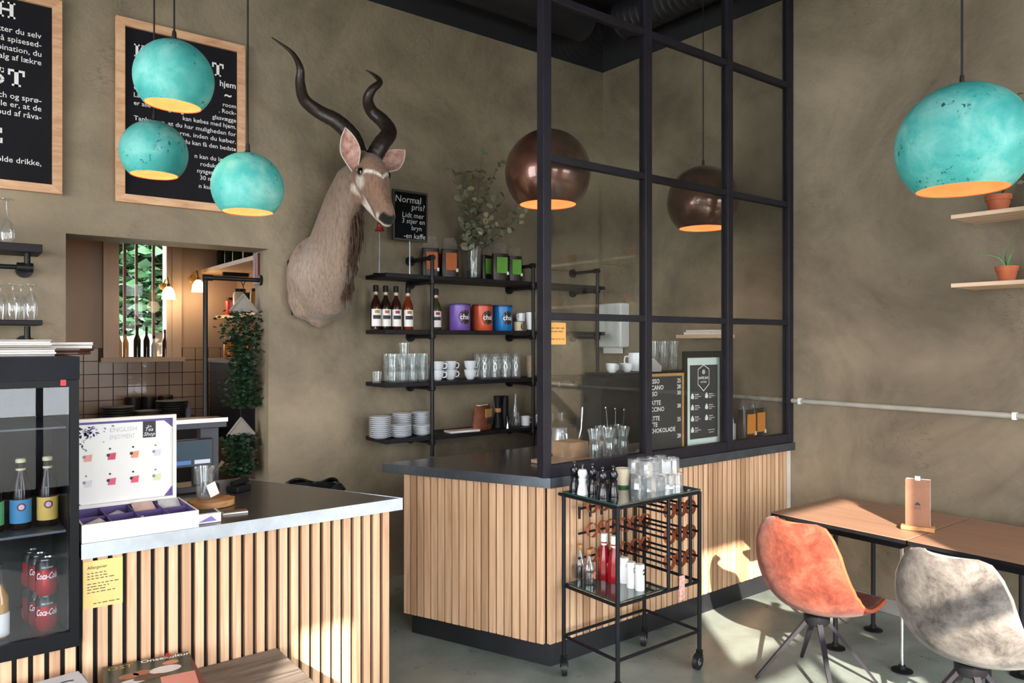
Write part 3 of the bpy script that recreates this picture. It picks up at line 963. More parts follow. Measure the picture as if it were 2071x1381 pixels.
# coat markings, in the animal's own frame
def segd(p, a, b):
    a, b = Vector(a), Vector(b)
    t = max(0, min(1, (p - a).dot(b - a) / max((b - a).length_squared, 1e-9)))
    return (p - a - (b - a) * t).length
att = bme.color_attributes.new('coat', 'FLOAT_COLOR', 'POINT')
BASE, DARKB, WHT, RUST = Vector(lin('#958070')[:3]), Vector(lin('#5f4837')[:3]), Vector(lin('#efe4d6')[:3]), Vector(lin('#9a6547')[:3])
def w_(d, r, s):
    return max(0.0, min(1.0, 1 - (d - r) / s))
cols = []
for v in bme.vertices:
    p = v.co + K0
    c = BASE.copy()
    sx = abs(p.x - HX)
    q = Vector((sx, p.y, p.z))
    rel = p - Vector((HX, 4.15, 2.735))
    ht, hu = rel.dot(hd), rel.dot(Vector((0, -.8, .6)))      # along the head, towards the bridge of the nose
    if p.y < 4.16 and p.z > 2.31 and ht > -.06 and hu > -.16:
        c = c.lerp(RUST, 0.42)                                            # face is redder
        c = c.lerp(DARKB, 0.55 * w_(abs(ht - .0), .03, .05) * (1 if hu > .03 else 0))
        c = c.lerp(DARKB, 0.35 * w_(sx, .012, .02) * (1 if hu > .05 and .2 < ht < .4 else 0))
        if hu > .0:
            c = c.lerp(WHT, w_(abs(ht - (.225 - .95 * sx)), .008, .007) * w_(sx, .092, .01))    # chevron between the eyes
        c = c.lerp(WHT, 0.8 * w_(math.hypot(ht - .165, hu - .0), .026, .03) * (1 if sx > .05 else 0))   # under the eye
        c = c.lerp(WHT, 0.8 * w_(math.hypot((ht - .15) * .6, hu + .085), .016, .02) * (1 if sx > .03 else 0))   # jaw patch
        c = c.lerp(WHT, 0.92 * w_(hu + .05 + .10 * (ht - .3), .0, .012) * w_(-(ht - .27), 0, .05))   # chin and lower lip
        c = c.lerp(WHT, 0.85 * w_(-(ht - .425), 0, .02) * w_(hu, .0, .015))   # upper lip
        c = c.lerp(Vector((.04, .025, .02)), 0.85 * w_(abs(hu + .036 + .02 * (ht - .3)), .003, .005) * w_(-(ht - .28), 0, .04))   # mouth line
        c = c.lerp(Vector((.012, .012, .012)), w_(-(ht - .452), .0, .01) * w_(abs(hu - .012), .024, .012))   # nose pad
        c = c.lerp(DARKB, 0.85 * w_((q - Vector((.095, 4.04, 2.66))).length, .024, .014))
    else:
        c = c.lerp(DARKB, 0.6 * w_(segd(p, (1.99, 4.58, 2.42), (2.0, 4.38, 2.58)), .03, .10))        # nape mane
        c = c.lerp(DARKB, 0.75 * w_(segd(p, (2.04, 4.15, 2.42), (2.05, 4.33, 2.0)), .02, .09))      # throat
        c = c.lerp(WHT, 0.18 * w_((p - Vector((1.80, 4.45, 2.12))).length, .05, .13))
    cols += [c.x, c.y, c.z, 1.0]
att.data.foreach_set('color', cols)
t = NT('antelope_coat')
at = t.n('ShaderNodeAttribute', attribute_name='coat')
v = t.coord((60, 60, 14))
g = t.noise(v, 1.3, 5, 0.7, 0.4)
t.set(color=t.mix(0.8, at.outputs['Color'], t.ramp(g, [(0.3, (0.5, 0.47, 0.44, 1)), (0.5, (1, 1, 1, 1)), (0.72, (1.35, 1.33, 1.3, 1))]), 'MULTIPLY'), rough=0.85, sheen=0.25, spec=0.15)
t.bump(g, 0.55, 0.01)
M_COAT = t.m
bme.materials.append(M_COAT)
link('body', bme, ku)
# eyes
M_EYE = plain('black_glass_eye', '#0b0706', 0.05, spec=0.9)
for s in (-1, 1):
    MB().lathe([(0, -.024), (.015, -.018), (.022, 0), (.015, .018), (0, .024)], 16, T(Vector((HX + s * .089, 4.04, 2.66)) - K0)).build('eye', M_EYE, ku)
# horns: corkscrew paths, ridged and tapering
def spline(pts, n):
    pts = [Vector(p) for p in pts]
    out = []
    ext = [pts[0] * 2 - pts[1]] + pts + [pts[-1] * 2 - pts[-2]]
    for i in range(len(pts) - 1):
        p0, p1, p2, p3 = ext[i:i + 4]
        for k in range(n):
            u = k / n
            out.append(0.5 * ((2 * p1) + (p2 - p0) * u + (2 * p0 - 5 * p1 + 4 * p2 - p3) * u * u + (3 * p1 - p0 - 3 * p2 + p3) * u ** 3))
    out.append(pts[-1])
    return out
M_HORN = plain('dark_ridged_horn', '#2b211b', 0.4, var=0.35, vscale=25, bump=0.4, bscale=70)
hl = [aty(728, 326, 4.15), aty(714, 280, 4.18), aty(682, 246, 4.22), aty(645, 226, 4.28), aty(616, 202, 4.28), aty(607, 168, 4.22), aty(607, 138, 4.18), aty(590, 106, 4.22), aty(550, 76, 4.30)]
hr = [aty(756, 318, 4.12), aty(772, 290, 4.10), aty(787, 268, 4.14), aty(775, 246, 4.20), aty(752, 225, 4.24), aty(744, 202, 4.2), aty(752, 182, 4.16), aty(768, 166, 4.16), aty(757, 152, 4.22), aty(740, 142, 4.26)]
for path in (hl, hr):
    pp = spline([p - K0 for p in path], 9)
    m = len(pp)
    rs = [(0.054 * (1 - (i / (m - 1)) ** 1.5 * 0.94)) * (1 + 0.035 * math.sin(i * 2.1) * max(0, 1 - i / m * 1.4)) for i in range(m)]
    MB().tube(pp, rs, 16).build('horn', M_HORN, ku)
# ears: cupped leaf shapes
M_EAROUT = plain('ear_fur', '#a08a78', 0.9, var=0.2, vscale=40)
t = NT('ear_inner')
v = t.coord((1, 1, 1), 'UV')
t.set(color=t.ramp(t.noise(t.coord(), 28, 3), [(0.3, lin('#b0776a')), (0.7, lin('#e2bfb2'))]), rough=0.85)
M_EARIN = t.m
def ear(base, tip, out, wid):
    base, tip = Vector(base) - K0, Vector(tip) - K0
    ax = (tip - base); L = ax.length; ax.normalize()
    n = Vector(out); n = (n - ax * n.dot(ax)).normalized()     # opening direction
    sdv = ax.cross(n)
    def shape(u, v, off):
        w = wid * (math.sin(pi * min(1, v * 0.93 + 0.10)) ** 0.7) * (0.55 + 0.45 * min(1, v * 2.2))
        if v > 0.999: w = 0.002
        a = (u - 0.5) * 2
        depth = 0.045 * (1 - v * 0.6)
        return base + ax * (L * v) + sdv * (a * w) + n * (depth * (a * a) - off)
    MB().grid(lambda u, v: shape(u, v, 0.006), 10, 14).build('ear_back', M_EAROUT, ku, ang=80)
    MB().grid(lambda u, v: shape(u, v, 0.0), 10, 14).build('ear_lining', M_EARIN, ku, ang=80)
    rim = [shape(0, k / 14, 0.003) for k in range(15)] + [shape(1, k / 14, 0.003) for k in range(13, -1, -1)]
    MB().tube(rim, 0.0035, 6).build('ear_rim', plain('white_ear_fringe', '#e8dccb', 0.9), ku)
ear((1.972, 4.11, 2.675), aty(699, 258, 4.08), (-.5, -.86, 0.0), .058)
ear((2.135, 4.13, 2.69), aty(818, 306, 4.12), (-.25, -1, .1), .064)
# throat mane: hanging strands
mb = MB()
rk = random.Random(5)
for i in range(130):
    u = rk.random()
    c = Vector((2.02 + rk.uniform(-.03, .04), 4.165 + 0.20 * u + rk.uniform(-.015, .015), 2.44 - 0.42 * u)) - K0
    c.y -= 0.01
    ln = rk.uniform(.10, .20)
    mb.tube([c, c + Vector((rk.uniform(-.01, .01), -.012 + rk.uniform(-.01, .01), -ln * .5)), c + Vector((rk.uniform(-.015, .015), .005 + rk.uniform(-.01, .01), -ln))], [.007, .005, .0008], 5)
mb.build('throat_mane', plain('dark_mane', '#4a3628', 0.9, var=0.5, vscale=60), ku, kind='stuff')
MB().prism([(-.17, -.24), (.12, -.24), (.16, 0.1), (.06, .22), (-.1, .22), (-.2, .1)], -.03, -.001, T((-0.05, -0.002, 0)) @ Matrix.Rotation(R(90), 4, 'X') @ Matrix.Diagonal((1, 1, -1, 1))).build('mount_board', M_SHELFBLK, ku)
# red rose in the mouth of the antelope
rs_ = thing('red_rose', 'dark red flower held at the mouth of the antelope', 'flower', (2.02, 3.885, 2.305))
mb = MB()
for k in range(9):
    a = k * 2.4
    r = 0.012 + 0.002 * k
    M = T((math.cos(a) * r * .7, math.sin(a) * r * .7, 0)) @ Matrix.Rotation(a, 4, 'Z') @ Matrix.Rotation(R(50), 4, 'Y')
    mb.add([(-.016, -.014, 0), (.018, -.01, .004), (.02, .01, .004), (-.014, .014, 0)], [(0, 1, 2, 3)], M)
mb.lathe([(0, -.018), (.014, -.008), (.016, .006), (0, .014)], 10)
mb.build('petals', plain('dark_red_petal', '#8a0f1b', 0.6, var=0.3), rs_)
MB().tube([(0, 0, 0.0), (0.025, 0.0, 0.02), (0.06, -0.005, 0.022)], 0.002, 5).build('stem', M_GREENLEAF, rs_)
tagged = MB().bx(-0.022, 0.022, -0.004, 0, -0.012, 0.012).build('wall_label', M_PAPER, None, (2.165, YB - 0.002, 1.895))
tag(tagged, 'tiny white label on the wall by the antelope shoulder', 'label')

# ---------------------------------------------------------------- drinks cooler at the left
FX0, FX1, FY0, FY1, FZ0, FZ1 = -0.20, 0.364, 2.83, 3.33, 0.637, 1.60
fr = thing('drinks_cooler', 'black glass-door drinks cooler standing on the slatted plinth', 'cooler', (0, 0, 0))
mb = MB()
mb.bx(FX0, FX1, FY1 - 0.04, FY1, FZ0, FZ1)
mb.bx(FX0, FX0 + 0.03, FY0 + 0.04, FY1 - 0.04, FZ0, FZ1)
mb.bx(FX1 - 0.03, FX1, FY0 + 0.04, FY1 - 0.04, FZ0, FZ1)
mb.bx(FX0 + 0.03, FX1 - 0.03, FY0 + 0.04, FY1 - 0.04, FZ0, FZ0 + 0.03)
mb.bx(FX0 + 0.03, FX1 - 0.03, FY0 + 0.04, FY1 - 0.04, FZ1 - 0.04, FZ1)
mb.build('cabinet', plain('black_cooler_steel', '#0f1013', 0.45, var=0.15, spec=0.15), fr)
dr = MB().bx(FX0, FX1, FY0 - 0.012, FY0 + 0.036, FZ1 - 0.075, FZ1).build('header', plain('grey_cooler_header', '#191a20', 0.45, spec=0.1, var=0.25, vscale=6), fr)
mb = MB()
for q in ((FX0, FX1, FY0, FY0 + 0.036, FZ0 + 0.002, FZ0 + 0.055), (FX0, FX1, FY0, FY0 + 0.036, FZ1 - 0.10, FZ1 - 0.077),
          (FX0, FX0 + 0.035, FY0, FY0 + 0.036, FZ0 + 0.055, FZ1 - 0.10), (FX1 - 0.026, FX1, FY0, FY0 + 0.036, FZ0 + 0.055, FZ1 - 0.10)):
    mb.bx(*q)
door = mb.build('door', plain('black_door_frame', '#0d0e11', 0.4, spec=0.15), fr)
MB().bx(FX0 + 0.036, FX1 - 0.027, FY0 + 0.012, FY0 + 0.016, FZ0 + 0.056, FZ1 - 0.101).build('pane', M_DOORPANE, door)
MB().bx(FX0 + 0.032, FX1 - 0.032, FY0 + 0.05, FY1 - 0.05, 1.012, 1.02).build('cooler_shelf', plain('cooler_wire_shelf', '#4a4f55', 0.4), fr)
MB().bx(FX0 + 0.032, FX1 - 0.032, FY0 + 0.05, FY1 - 0.05, 1.36, 1.366).build('cooler_shelf', plain('cooler_wire_shelf', '#4a4f55', 0.4), fr)
MB().bx(FX0 + 0.05, FX1 - 0.05, FY0 + 0.042, FY0 + 0.055, FZ1 - 0.075, FZ1 - 0.06).build('added_glow_strip', emit('cooler_fill_glow', '#dfeaff', 0.5), fr)  # glowing strip added to lift the dark cooler interior
# red pull tab, bottles and cans
M_BEER = plain('brown_bottle_glass', '#140b08', 0.08, spec=0.35)
def beer(label, x, y, z, colr, nm):
    t = thing('beer_bottle', label, 'bottle', (x, y, z), 0, 'bottles on the cooler shelf')
    MB().lathe([(0, 0), (.03, 0), (.031, .005), (.031, .125), (.027, .15), (.0145, .185), (.0125, .215), (.014, .218), (.014, .224), (0, .224)], 24).build('body', M_BEER, t)
    MB().lathe([(.0155, .222), (.0155, .232), (.012, .236), (0, .236)], 16).build('cap', plain('cream_crown_cap', '#d8c9a0', 0.4), t)
    MB().lathe([(.0143, .196), (.0138, .203)], 16).build('neck_ring', plain('cream_crown_cap', '#d8c9a0', 0.4), t)
    lb = MB()
    r = .0316
    lb.add([(r * math.sin(a), -r * math.cos(a), z_) for z_ in (.022, .10) for a in [R(-100 + 200 * k / 16) for k in range(17)]], [(k, k + 1, 18 + k, 17 + k) for k in range(16)])
    lab = lb.build('label_paper', plain(nm, colr, 0.6), t)
    em = MB()
    for rr, rin in ((.0135, .009),):
        em.add([((0.0322) * math.sin(q * math.cos(a) / .0322), -.0322 * math.cos(q * math.cos(a) / .0322), .076 + q * math.sin(a)) for q in (rr, rin) for a in [2 * pi * k / 20 for k in range(20)]],
               [(k, (k + 1) % 20, 20 + (k + 1) % 20, 20 + k) for k in range(20)])
    em.build('emblem', plain('maroon_print', '#6b2a3a', 0.6), lab)
    em = MB()
    em.add([((0.0323) * math.sin(q * math.cos(a) / .0322), -.0323 * math.cos(q * math.cos(a) / .0322), .076 + q * math.sin(a)) for q in (.0085, .001) for a in [2 * pi * k / 20 for k in range(20)]],
           [(k, (k + 1) % 20, 20 + (k + 1) % 20, 20 + k) for k in range(20)])
    em.build('emblem', plain('pink_print', '#d9c3d2', 0.6), lab)
    return t
beer('brown bottle with a blue label in the cooler', 0.213, 2.99, 1.021, '#3f86b5', 'blue_label')
beer('brown bottle with a yellow label in the cooler', 0.290, 2.99, 1.021, '#d9b65c', 'yellow_label')
beer('brown bottle with a green label at the left edge of the cooler', 0.136, 2.99, 1.021, '#5fa36a', 'green_label')
M_CANK = plain('black_can', '#17161a', 0.25, 0.5)
M_CANR = plain('red_can', '#b01a2c', 0.25, 0.4)
def can(label, x, y, z, text=True, group='cola cans in the cooler'):
    t = thing('drink_can', label, 'can', (x, y, z), 0, group)
    MB().lathe([(.0, .003), (.022, .003), (.026, 0), (.033, .012), (.033, .05)], 28).build('body', M_CANR, t)
    MB().lathe([(.033, .05), (.033, .105), (.027, .118)], 28).build('upper_body', M_CANK, t)
    MB().lathe([(.027, .1175), (.0275, .1215), (.026, .1215), (.0245, .117), (0, .117)], 28).build('lid', M_CHROME, t)
    lb = MB()
    r = .0333
    lb.add([(r * math.sin(a), -r * math.cos(a), z_) for z_ in (.05, .088) for a in [R(-62 + 124 * k / 12) for k in range(13)]], [(k, k + 1, 14 + k, 13 + k) for k in range(12)])
    lb.build('red_band', M_CANR, t)
    if text:
        w = MB(); write(w, 'Coca-Cola', 0, .058, .030, align='C', fit=.068, shear=.35, bold=.014, bend=.0337)
        w.build('lettering', M_WHITE, t)
        w = MB(); write(w, 'ZERO SUGAR', 0, .094, .008, align='C', fit=.036, bend=.0337)
        w.build('lettering', M_WHITE, t)
    return t
for i, (x, y) in enumerate(((0.285, 2.975), (0.270, 3.045), (0.255, 3.115))):
    for j in range(2):
        can(['black and red cola can, front stack in the cooler', 'black and red cola can, middle stack in the cooler', 'black and red cola can, rear stack in the cooler'][i] + (', upper' if j else ', lower'), x, y, 0.668 + 0.1225 * j, text=i < 2)
jb = thing('juice_bottle', 'clear bottle of orange juice with a white label at the bottom left of the cooler', 'bottle', (0.150, 2.985, 0.668))
MB().lathe([(0, 0), (.03, 0), (.032, .01), (.032, .13), (.012, .19), (.012, .235)], 20).build('body', M_BOTTLECLEAR, jb)
MB().lathe([(0, .004), (.0295, .004), (.0295, .13), (.012, .175), (0, .176)], 20).build('juice', plain('orange_juice', '#e09a2c', 0.4), jb)
MB().lathe([(.0325, .01), (.0325, .085)], 20).build('label_paper', M_PAPER, jb)
MB().lathe([(.0135, .228), (.0135, .245), (0, .245)], 16).build('cap', M_BLACK, jb)
rp = MB().bx(-.008, .008, -.004, 0, -.03, .03).build('red_tab', M_RED, None, (0.318, FY0 - 0.002, 1.535))
tag(rp, 'small red tab stuck on the cooler door', 'tab')
# papers and tray on top of the cooler
for i, (dx, h, z, nm, lb) in enumerate(((0.0, .03, FZ1 + .001, 'folded_napkins', 'lower stack of white napkins on the cooler'), (-0.012, .026, FZ1 + .0315, 'folded_napkins', 'upper stack of white napkins on the cooler'))):
    t = thing(nm, lb, 'napkins', (0.06 + dx, 3.0, z))
    for k in range(4):
        hh = h / 4
        MB().bx(-.24, .24 + .004 * (k % 2), -.12, .12, k * hh, (k + .88) * hh).build('napkin', M_PAPER if k % 3 else plain('grey_paper', '#a59c95', 0.8), t, bev=0.001)
ty = thing('serving_tray', 'brown leather tray on top of the drinks cooler', 'tray', (0.30, 3.22, FZ1 + .001))
MB().prism([(-.12, -.09), (.1, -.1), (.15, -.03), (.13, .06), (-.1, .09)], 0, .012).build('base', plain('brown_leather', '#5a3a2e', 0.4), ty, bev=.004)
MB().tube([(-.12, -.09, .02), (.1, -.1, .022), (.15, -.03, .024), (.13, .06, .022), (-.1, .09, .02)], .012, 8, closed=True).build('rim', plain('brown_leather', '#5a3a2e', 0.4), ty)
for k, (dy, ln) in enumerate(((0.0, .17), (-.035, .15))):
    sp = thing('spoon', ['white spoon sticking out of the brown tray, rear one', 'white spoon sticking out of the brown tray, front one'][k], 'spoon', (0.38, 3.14 + dy, FZ1 + .042 - k * .012), R(-14 + 8 * k), 'spoons on the tray')
    MB().tube([(-ln * .6, 0, 0), (ln * .4, 0, .0)], [.004, .006], 6).build('handle', M_PAPER, sp)
    MB().lathe([(0, 0), (.012, .003), (.014, .008)], 12, T((-ln * .6 - .01, 0, -.004)), sx=1.4).build('bowl', M_PAPER, sp)

# ---------------------------------------------------------------- on the left counter
tb = thing('tea_box', 'open white tea box with purple compartments and printed lid on the left counter', 'tea box', (0, 0, CT + .001))
bx0, bx1, by0, by1, bh = .374, .748, 2.85, 3.14, .062
mb = MB()
mb.bx(bx0, bx1, by0, by1, 0, .004); mb.bx(bx0, bx1, by0, by0 + .006, .004, bh); mb.bx(bx0, bx1, by1 - .006, by1, .004, bh)
mb.bx(bx0, bx0 + .006, by0 + .006, by1 - .006, .004, bh); mb.bx(bx1 - .006, bx1, by0 + .006, by1 - .006, .004, bh)
mb.build('tray', M_PAPER, tb)
mb = MB(); mb.bx(bx0 + .006, bx1 - .006, by0 + .006, by1 - .006, .004, .008)
e = .0015
for a in (bx0 + .006, bx1 - .008):
    mb.bx(a, a + .002, by0 + .006, by1 - .006, .008, bh - .001)
for a in (by0 + .006, by1 - .008):
    mb.bx(bx0 + .008, bx1 - .008, a, a + .002, .008, bh - .001)
mb.build('purple_lining', M_PURPLE, tb)
for k in (1, 2, 3):
    x = bx0 + (bx1 - bx0) * k / 4
    MB().bx(x - e, x + e, by0 + .008, by1 - .008, .008, bh - .003).build('divider', M_PURPLE, tb)
MB().bx(bx0 + .008, bx1 - .008, (by0 + by1) / 2 - e, (by0 + by1) / 2 + e, .008, bh - .006).build('divider', M_PURPLE, tb)
ly = by1 - .004
lid = MB().bx(bx0 + .006, bx1 - .012, ly + .004, ly + .014, bh - .005, .392).build('lid', M_PAPER, tb)
lx0, lx1, lz0, lz1 = bx0 + .006, bx1 - .012, bh, .392
for a in ((lx0, lx0 + .012, lz0, lz1), (lx1 - .012, lx1, lz0, lz1), (lx0 + .012, lx1 - .012, lz1 - .012, lz1), (lx0 + .012, lx1 - .012, lz0, lz0 + .012)):
    MB().bx(a[0], a[1], ly - .012, ly + .004, a[2], a[3]).build('lid_edge', M_PAPER, lid)
yy = ly + .0032
def card(nm, pts, y, mat):
    return MB().add([(p[0], y, p[1]) for p in pts], [list(range(len(pts)))]).build(nm, mat, lid)
card('purple_border', [(lx0 + .012, lz1 - .022), (lx1 - .012, lz1 - .022), (lx1 - .012, lz1 - .012), (lx0 + .012, lz1 - .012)], yy, M_PURPLE)
card('purple_corner', [(lx1 - .012, lz1 - .022), (lx1 - .042, lz1 - .022), (lx1 - .012, lz1 - .05)], yy, M_PURPLE)
card('purple_corner', [(lx1 - .012, lz0 + .012), (lx1 - .012, lz0 + .05), (lx1 - .042, lz0 + .012)], yy, M_PURPLE)
card('purple_corner', [(lx0 + .012, lz0 + .012), (lx0 + .03, lz0 + .012), (lx0 + .012, lz0 + .03)], yy, M_PURPLE)
M_INK = plain('dark_ink', '#33323c', 0.7)
card('logo_panel', [(lx1 - .118, lz1 - .085), (lx1 - .072, lz1 - .085), (lx1 - .072, lz1 - .022), (lx1 - .118, lz1 - .022)], yy - .0002, M_INK)
for s, z, sz, sh in (('the', lz1 - .045, .012, 0), ('Tea', lz1 - .060, .02, .3), ('Shop', lz1 - .078, .02, .3)):
    letter(lid, M_WHITE, s, lx1 - .095, z, sz, yy - .0006, align='C', shear=sh)
letter(lid, plain('grey_ink', '#bdbdc2', 0.7), 'ENGLISH', lx0 + .125, lz1 - .055, .024, yy - .0003)
letter(lid, MATS['grey_ink'], 'ENJOYMENT', lx0 + .125, lz1 - .082, .024, yy - .0003, fit=.085)
rl = random.Random(11)
for nm, mat, n in (('lavender_print', plain('lilac_ink', '#7e6fb0', 0.7), 46), ('lavender_print', M_INK, 30)):
    mb = MB()
    for _ in range(n):
        u, w = abs(rl.gauss(0, .036)), abs(rl.gauss(0, .034))
        s = rl.uniform(.003, .008); a = rl.uniform(0, 6.3)
        cx, cz = lx0 + .016 + u, lz1 - .03 - w
        mb.add([(cx + s * math.cos(a + k * 1.57) * (1 if k % 2 else .5), yy - .0004, cz + s * math.sin(a + k * 1.57) * (1 if k % 2 else .5)) for k in range(4)], [(0, 1, 2, 3)])
    mb.build(nm, mat, lid, kind='stuff')
cupc = ['#e9a59a', '#d0506a', '#e89a78', '#d5d5d8', '#d5d5d8', '#d8607a', '#dd5f6e', '#d9dcae']
for i in range(8):
    cx, cz = lx0 + .052 + (i % 4) * .079, lz1 - .145 - (i // 4) * .095
    card('cup_print', [(cx - .014, cz - .014), (cx + .012, cz - .014), (cx + .015, cz + .012), (cx - .012, cz + .010)], yy, plain('cup_ink_%d' % i, cupc[i], 0.7))
    mb = MB()
    for dx, dz, r in ((-.012, .004, .006), (-.006, .028, .004)):
        disc(mb, r, T((cx + dx, yy - .0003, cz + dz)), 10)
    mb.build('cup_print', M_INK if i % 4 in (1, 2) else plain('pale_grey_ink', '#8d8d98', 0.7), lid, kind='stuff')
# sachets in the box
sac = MB()
sac.grid(lambda u, v: ((u - .5) * .075, (v - .5) * .09, .006 + .012 * math.sin(pi * u) * math.sin(pi * v)), 6, 6)
sac.grid(lambda u, v: ((.5 - u) * .075, (v - .5) * .09, .006), 1, 1)
for i, (cx, cy, z, rz, col, lb) in enumerate(((.435, 2.92, .03, .5, '#e2d8cf', 'cream tea sachet in the front left compartment of the tea box'),
        (.545, 2.92, .022, -.15, '#e6d6d3', 'blush tea sachet in the second front compartment of the tea box'),
        (.525, 3.07, .02, .6, '#d9d3da', 'grey tea sachet leaning in the second rear compartment'),
        (.61, 3.08, .046, .05, '#e3bdb4', 'pink tea sachet standing in the third rear compartment'),
        (.70, 3.08, .046, 0.0, '#d7d7da', 'silver tea sachet standing in the last rear compartment'))):
    me = sac.mesh('tea_sachet', plain('sachet_%d' % i, col, 0.5, var=0.12, vscale=50))
    o = link('tea_sachet', me, None, (cx, cy, CT + z), rz)
    o.rotation_euler = (R(18), R(-10 if i < 3 else 0), rz)
    tag(o, lb, 'sachet', 'sachets in the tea box')
# small white carton beside the tea box, cards
sb = thing('card_carton', 'small white carton with a lilac print in front of the wooden disc', 'carton', (.795, 2.925, CT + .001), R(-3))
MB().bx(-.05, .045, -.035, .05, 0, .035).build('box', M_PAPER, sb, bev=.001)
MB().bx(-.04, .035, -.02, .045, .0352, .0358).build('card_slot', M_INK, sb)
MB().add([(-.035, -.0356, .006), (.03, -.0356, .006), (.01, -.0356, .026)], [(0, 1, 2)]).build('lilac_print', MATS['lilac_ink'], sb)
cp = thing('card_pile', 'thin pile of cards lying right of the white carton', 'cards', (.925, 3.0, CT + .001), R(-8))
for k in range(3):
    MB().bx(-.05 + .003 * k, .045, -.02, .02, k * .003, k * .003 + .0028).build('card', M_PAPER if k < 2 else plain('brown_card', '#7a5a44', 0.7), cp)
# wooden disc, jar, tag
ws = thing('wooden_disc', 'round slice of honey coloured log on the left counter', 'board', (.89, 3.20, CT + .001))
rw = random.Random(2)
ring = [(math.cos(2 * pi * k / 28) * (.092 + rw.uniform(-.004, .004)), math.sin(2 * pi * k / 28) * (.085 + rw.uniform(-.004, .004))) for k in range(28)]
MB().prism(ring, 0, .026).build('disc', M_LOGWOOD, ws, bev=.003)
jr = thing('tip_glass', 'clear drinking glass with a white tag standing on the wooden disc', 'glass', (.872, 3.235, CT + .0275))
MB().lathe([(0, .002), (.03, .002), (.031, .0), (.034, .06), (.043, .13), (.041, .13), (.031, .06), (.027, .008), (0, .008)], 24).build('body', M_GLASSWARE, jr)
o = MB().bx(-.019, .019, -.001, .001, -.03, .03).build('paper_tag', M_PAPER, jr, (.02, -.046, .04)); o.rotation_euler = (R(12), R(-22), 0)
o = MB().tube([(.01, -.04, .1), (.02, -.045, .065)], .0012, 5).build('string', M_BROWNBOX, jr)
MB().tube([(.03, -.005, .1), (.06, .0, .128), (.075, 0, .145)], [.003, .006, .009], 7).build('twig', M_STEM, jr)
# till
ps = thing('till', 'dark point-of-sale till with a lit screen behind the tea box', 'till', (.93, 3.55, CT + .001))
M_TILL = plain('grey_till_plastic', '#2b2d36', 0.4)
MB().bx(-.1, .08, -.05, .09, 0, .03).build('base', M_TILL, ps, bev=.005)
MB().bx(-.02, .02, .0, .04, .03, .13).build('stand', M_TILL, ps)
sc = MB().bx(-.125, .062, -.012, .02, .11, .235).build('screen_housing', M_TILL, ps, bev=.004)
MB().add([(-.115, -.0125, .12), (.05, -.0125, .12), (.05, -.0125, .225), (-.115, -.0125, .225)], [(0, 1, 2, 3)]).build('screen', emit('till_screen', '#2f5f78', .25), sc)
MB().add([(-.115, -.0128, .124), (-.035, -.0128, .124), (-.035, -.0128, .142), (-.115, -.0128, .142)], [(0, 1, 2, 3)]).build('button', emit('till_blue', '#5f8fe0', .5), sc)
MB().add([(-.02, -.0128, .124), (.048, -.0128, .124), (.048, -.0128, .142), (-.02, -.0128, .142)], [(0, 1, 2, 3)]).build('button', emit('till_white', '#e8eef8', .6), sc)
MB().bx(-.13, .115, -.04, .11, .285, .325).build('printer_shelf', M_TILL, ps, bev=.003)
MB().bx(-.13, .118, -.045, -.041, .312, .33).build('shelf_edge', M_STEEL, ps)
MB().bx(.02, .10, .04, .10, .03, .285).build('support', M_TILL, ps)
cr = thing('card_reader', 'black card reader lying on the left counter beside the till', 'card reader', (1.07, 3.42, CT + .001), R(30))
MB().bx(-.045, .045, -.035, .035, 0, .03).build('body', M_BLACK, cr, bev=.006)
MB().tube([(-.04, .0, .04), (.05, .0, .045)], .014, 10).build('paper_roll', M_BLACK, cr)
# yellow note hanging on the slats
nt = thing('paper_note', 'yellow printed note pinned to the slats under the steel edge', 'note', (0, 2.864, 0))
MB().bx(.38, .50, -.001, 0, .745, .905).build('sheet', plain('yellow_paper', '#dcc07a', 0.8, var=0.06), nt)
letter(nt, M_INK, 'Allergener', .392, .878, .014, -.0016, bold=.01)
mb = MB()
for z in (.862, .852, .843, .826, .816, .807, .797):
    scribble(mb, .392, .392 + random.uniform(.06, .095), z, .0028, -.0016)
scribble(mb, .41, .49, .758, .0028, -.0016)
mb.build('small_print', M_INK, nt, kind='stuff')
# low bench with magazines in front of the counter
bn = thing('bench', 'low dark wooden bench against the left counter, magazines on it', 'bench', (0, 0, 0))
for k in range(3):
    y0 = 2.49 + k * .126
    MB().bx(-.45, 1.045, y0, y0 + .123, .415, .45).build('plank', M_DARKWOOD, bn, bev=.003)
for x in (-.4, .97):
    for y in (2.52, 2.80):
        MB().bx(x - .025, x + .025, y - .025, y + .025, .001, .414).build('leg', M_BLACK, bn)
MB().bx(-.4, .97, 2.64, 2.68, .37, .414).build('rail', M_BLACK, bn)
M_COVER = plain('dark_green_cover', '#2c3a33', 0.3, var=0.5, vscale=14)
def magazine(label, loc, rz, w, h, cover, pages=.012):
    t = thing('magazine', label, 'magazine', loc, rz)
    MB().bx(-w / 2 + .001, w / 2 - .001, -h / 2 + .001, h / 2 - .001, 0, pages).build('pages', M_PAPER, t)
    c = MB().bx(-w / 2, w / 2, -h / 2, h / 2, pages, pages + .0008).build('cover', cover, t)
    return t, c, pages + .0012
def flat(parent, mat, s, x, y, z, size, **k):
    mb = MB(); write(mb, s, x, y, size, 0, M=Matrix.Rotation(R(-90), 4, 'X'), **k)
    return mb.build('lettering', mat, parent, (0, 0, z))
pa = atz(350, 1350, .462)
t, c, z = magazine('food magazine titled OST with people on the cover, on the bench', (.545, 2.655, .5275), R(-8), .27, .36, M_COVER)
flat(t, plain('gold_ink', '#c9a63a', 0.5), 'OST', -.12, .135, z, .042)
flat(t, M_WHITE, 'Onsekultur', -.02, .15, z, .034, bold=.02)
mb = MB()
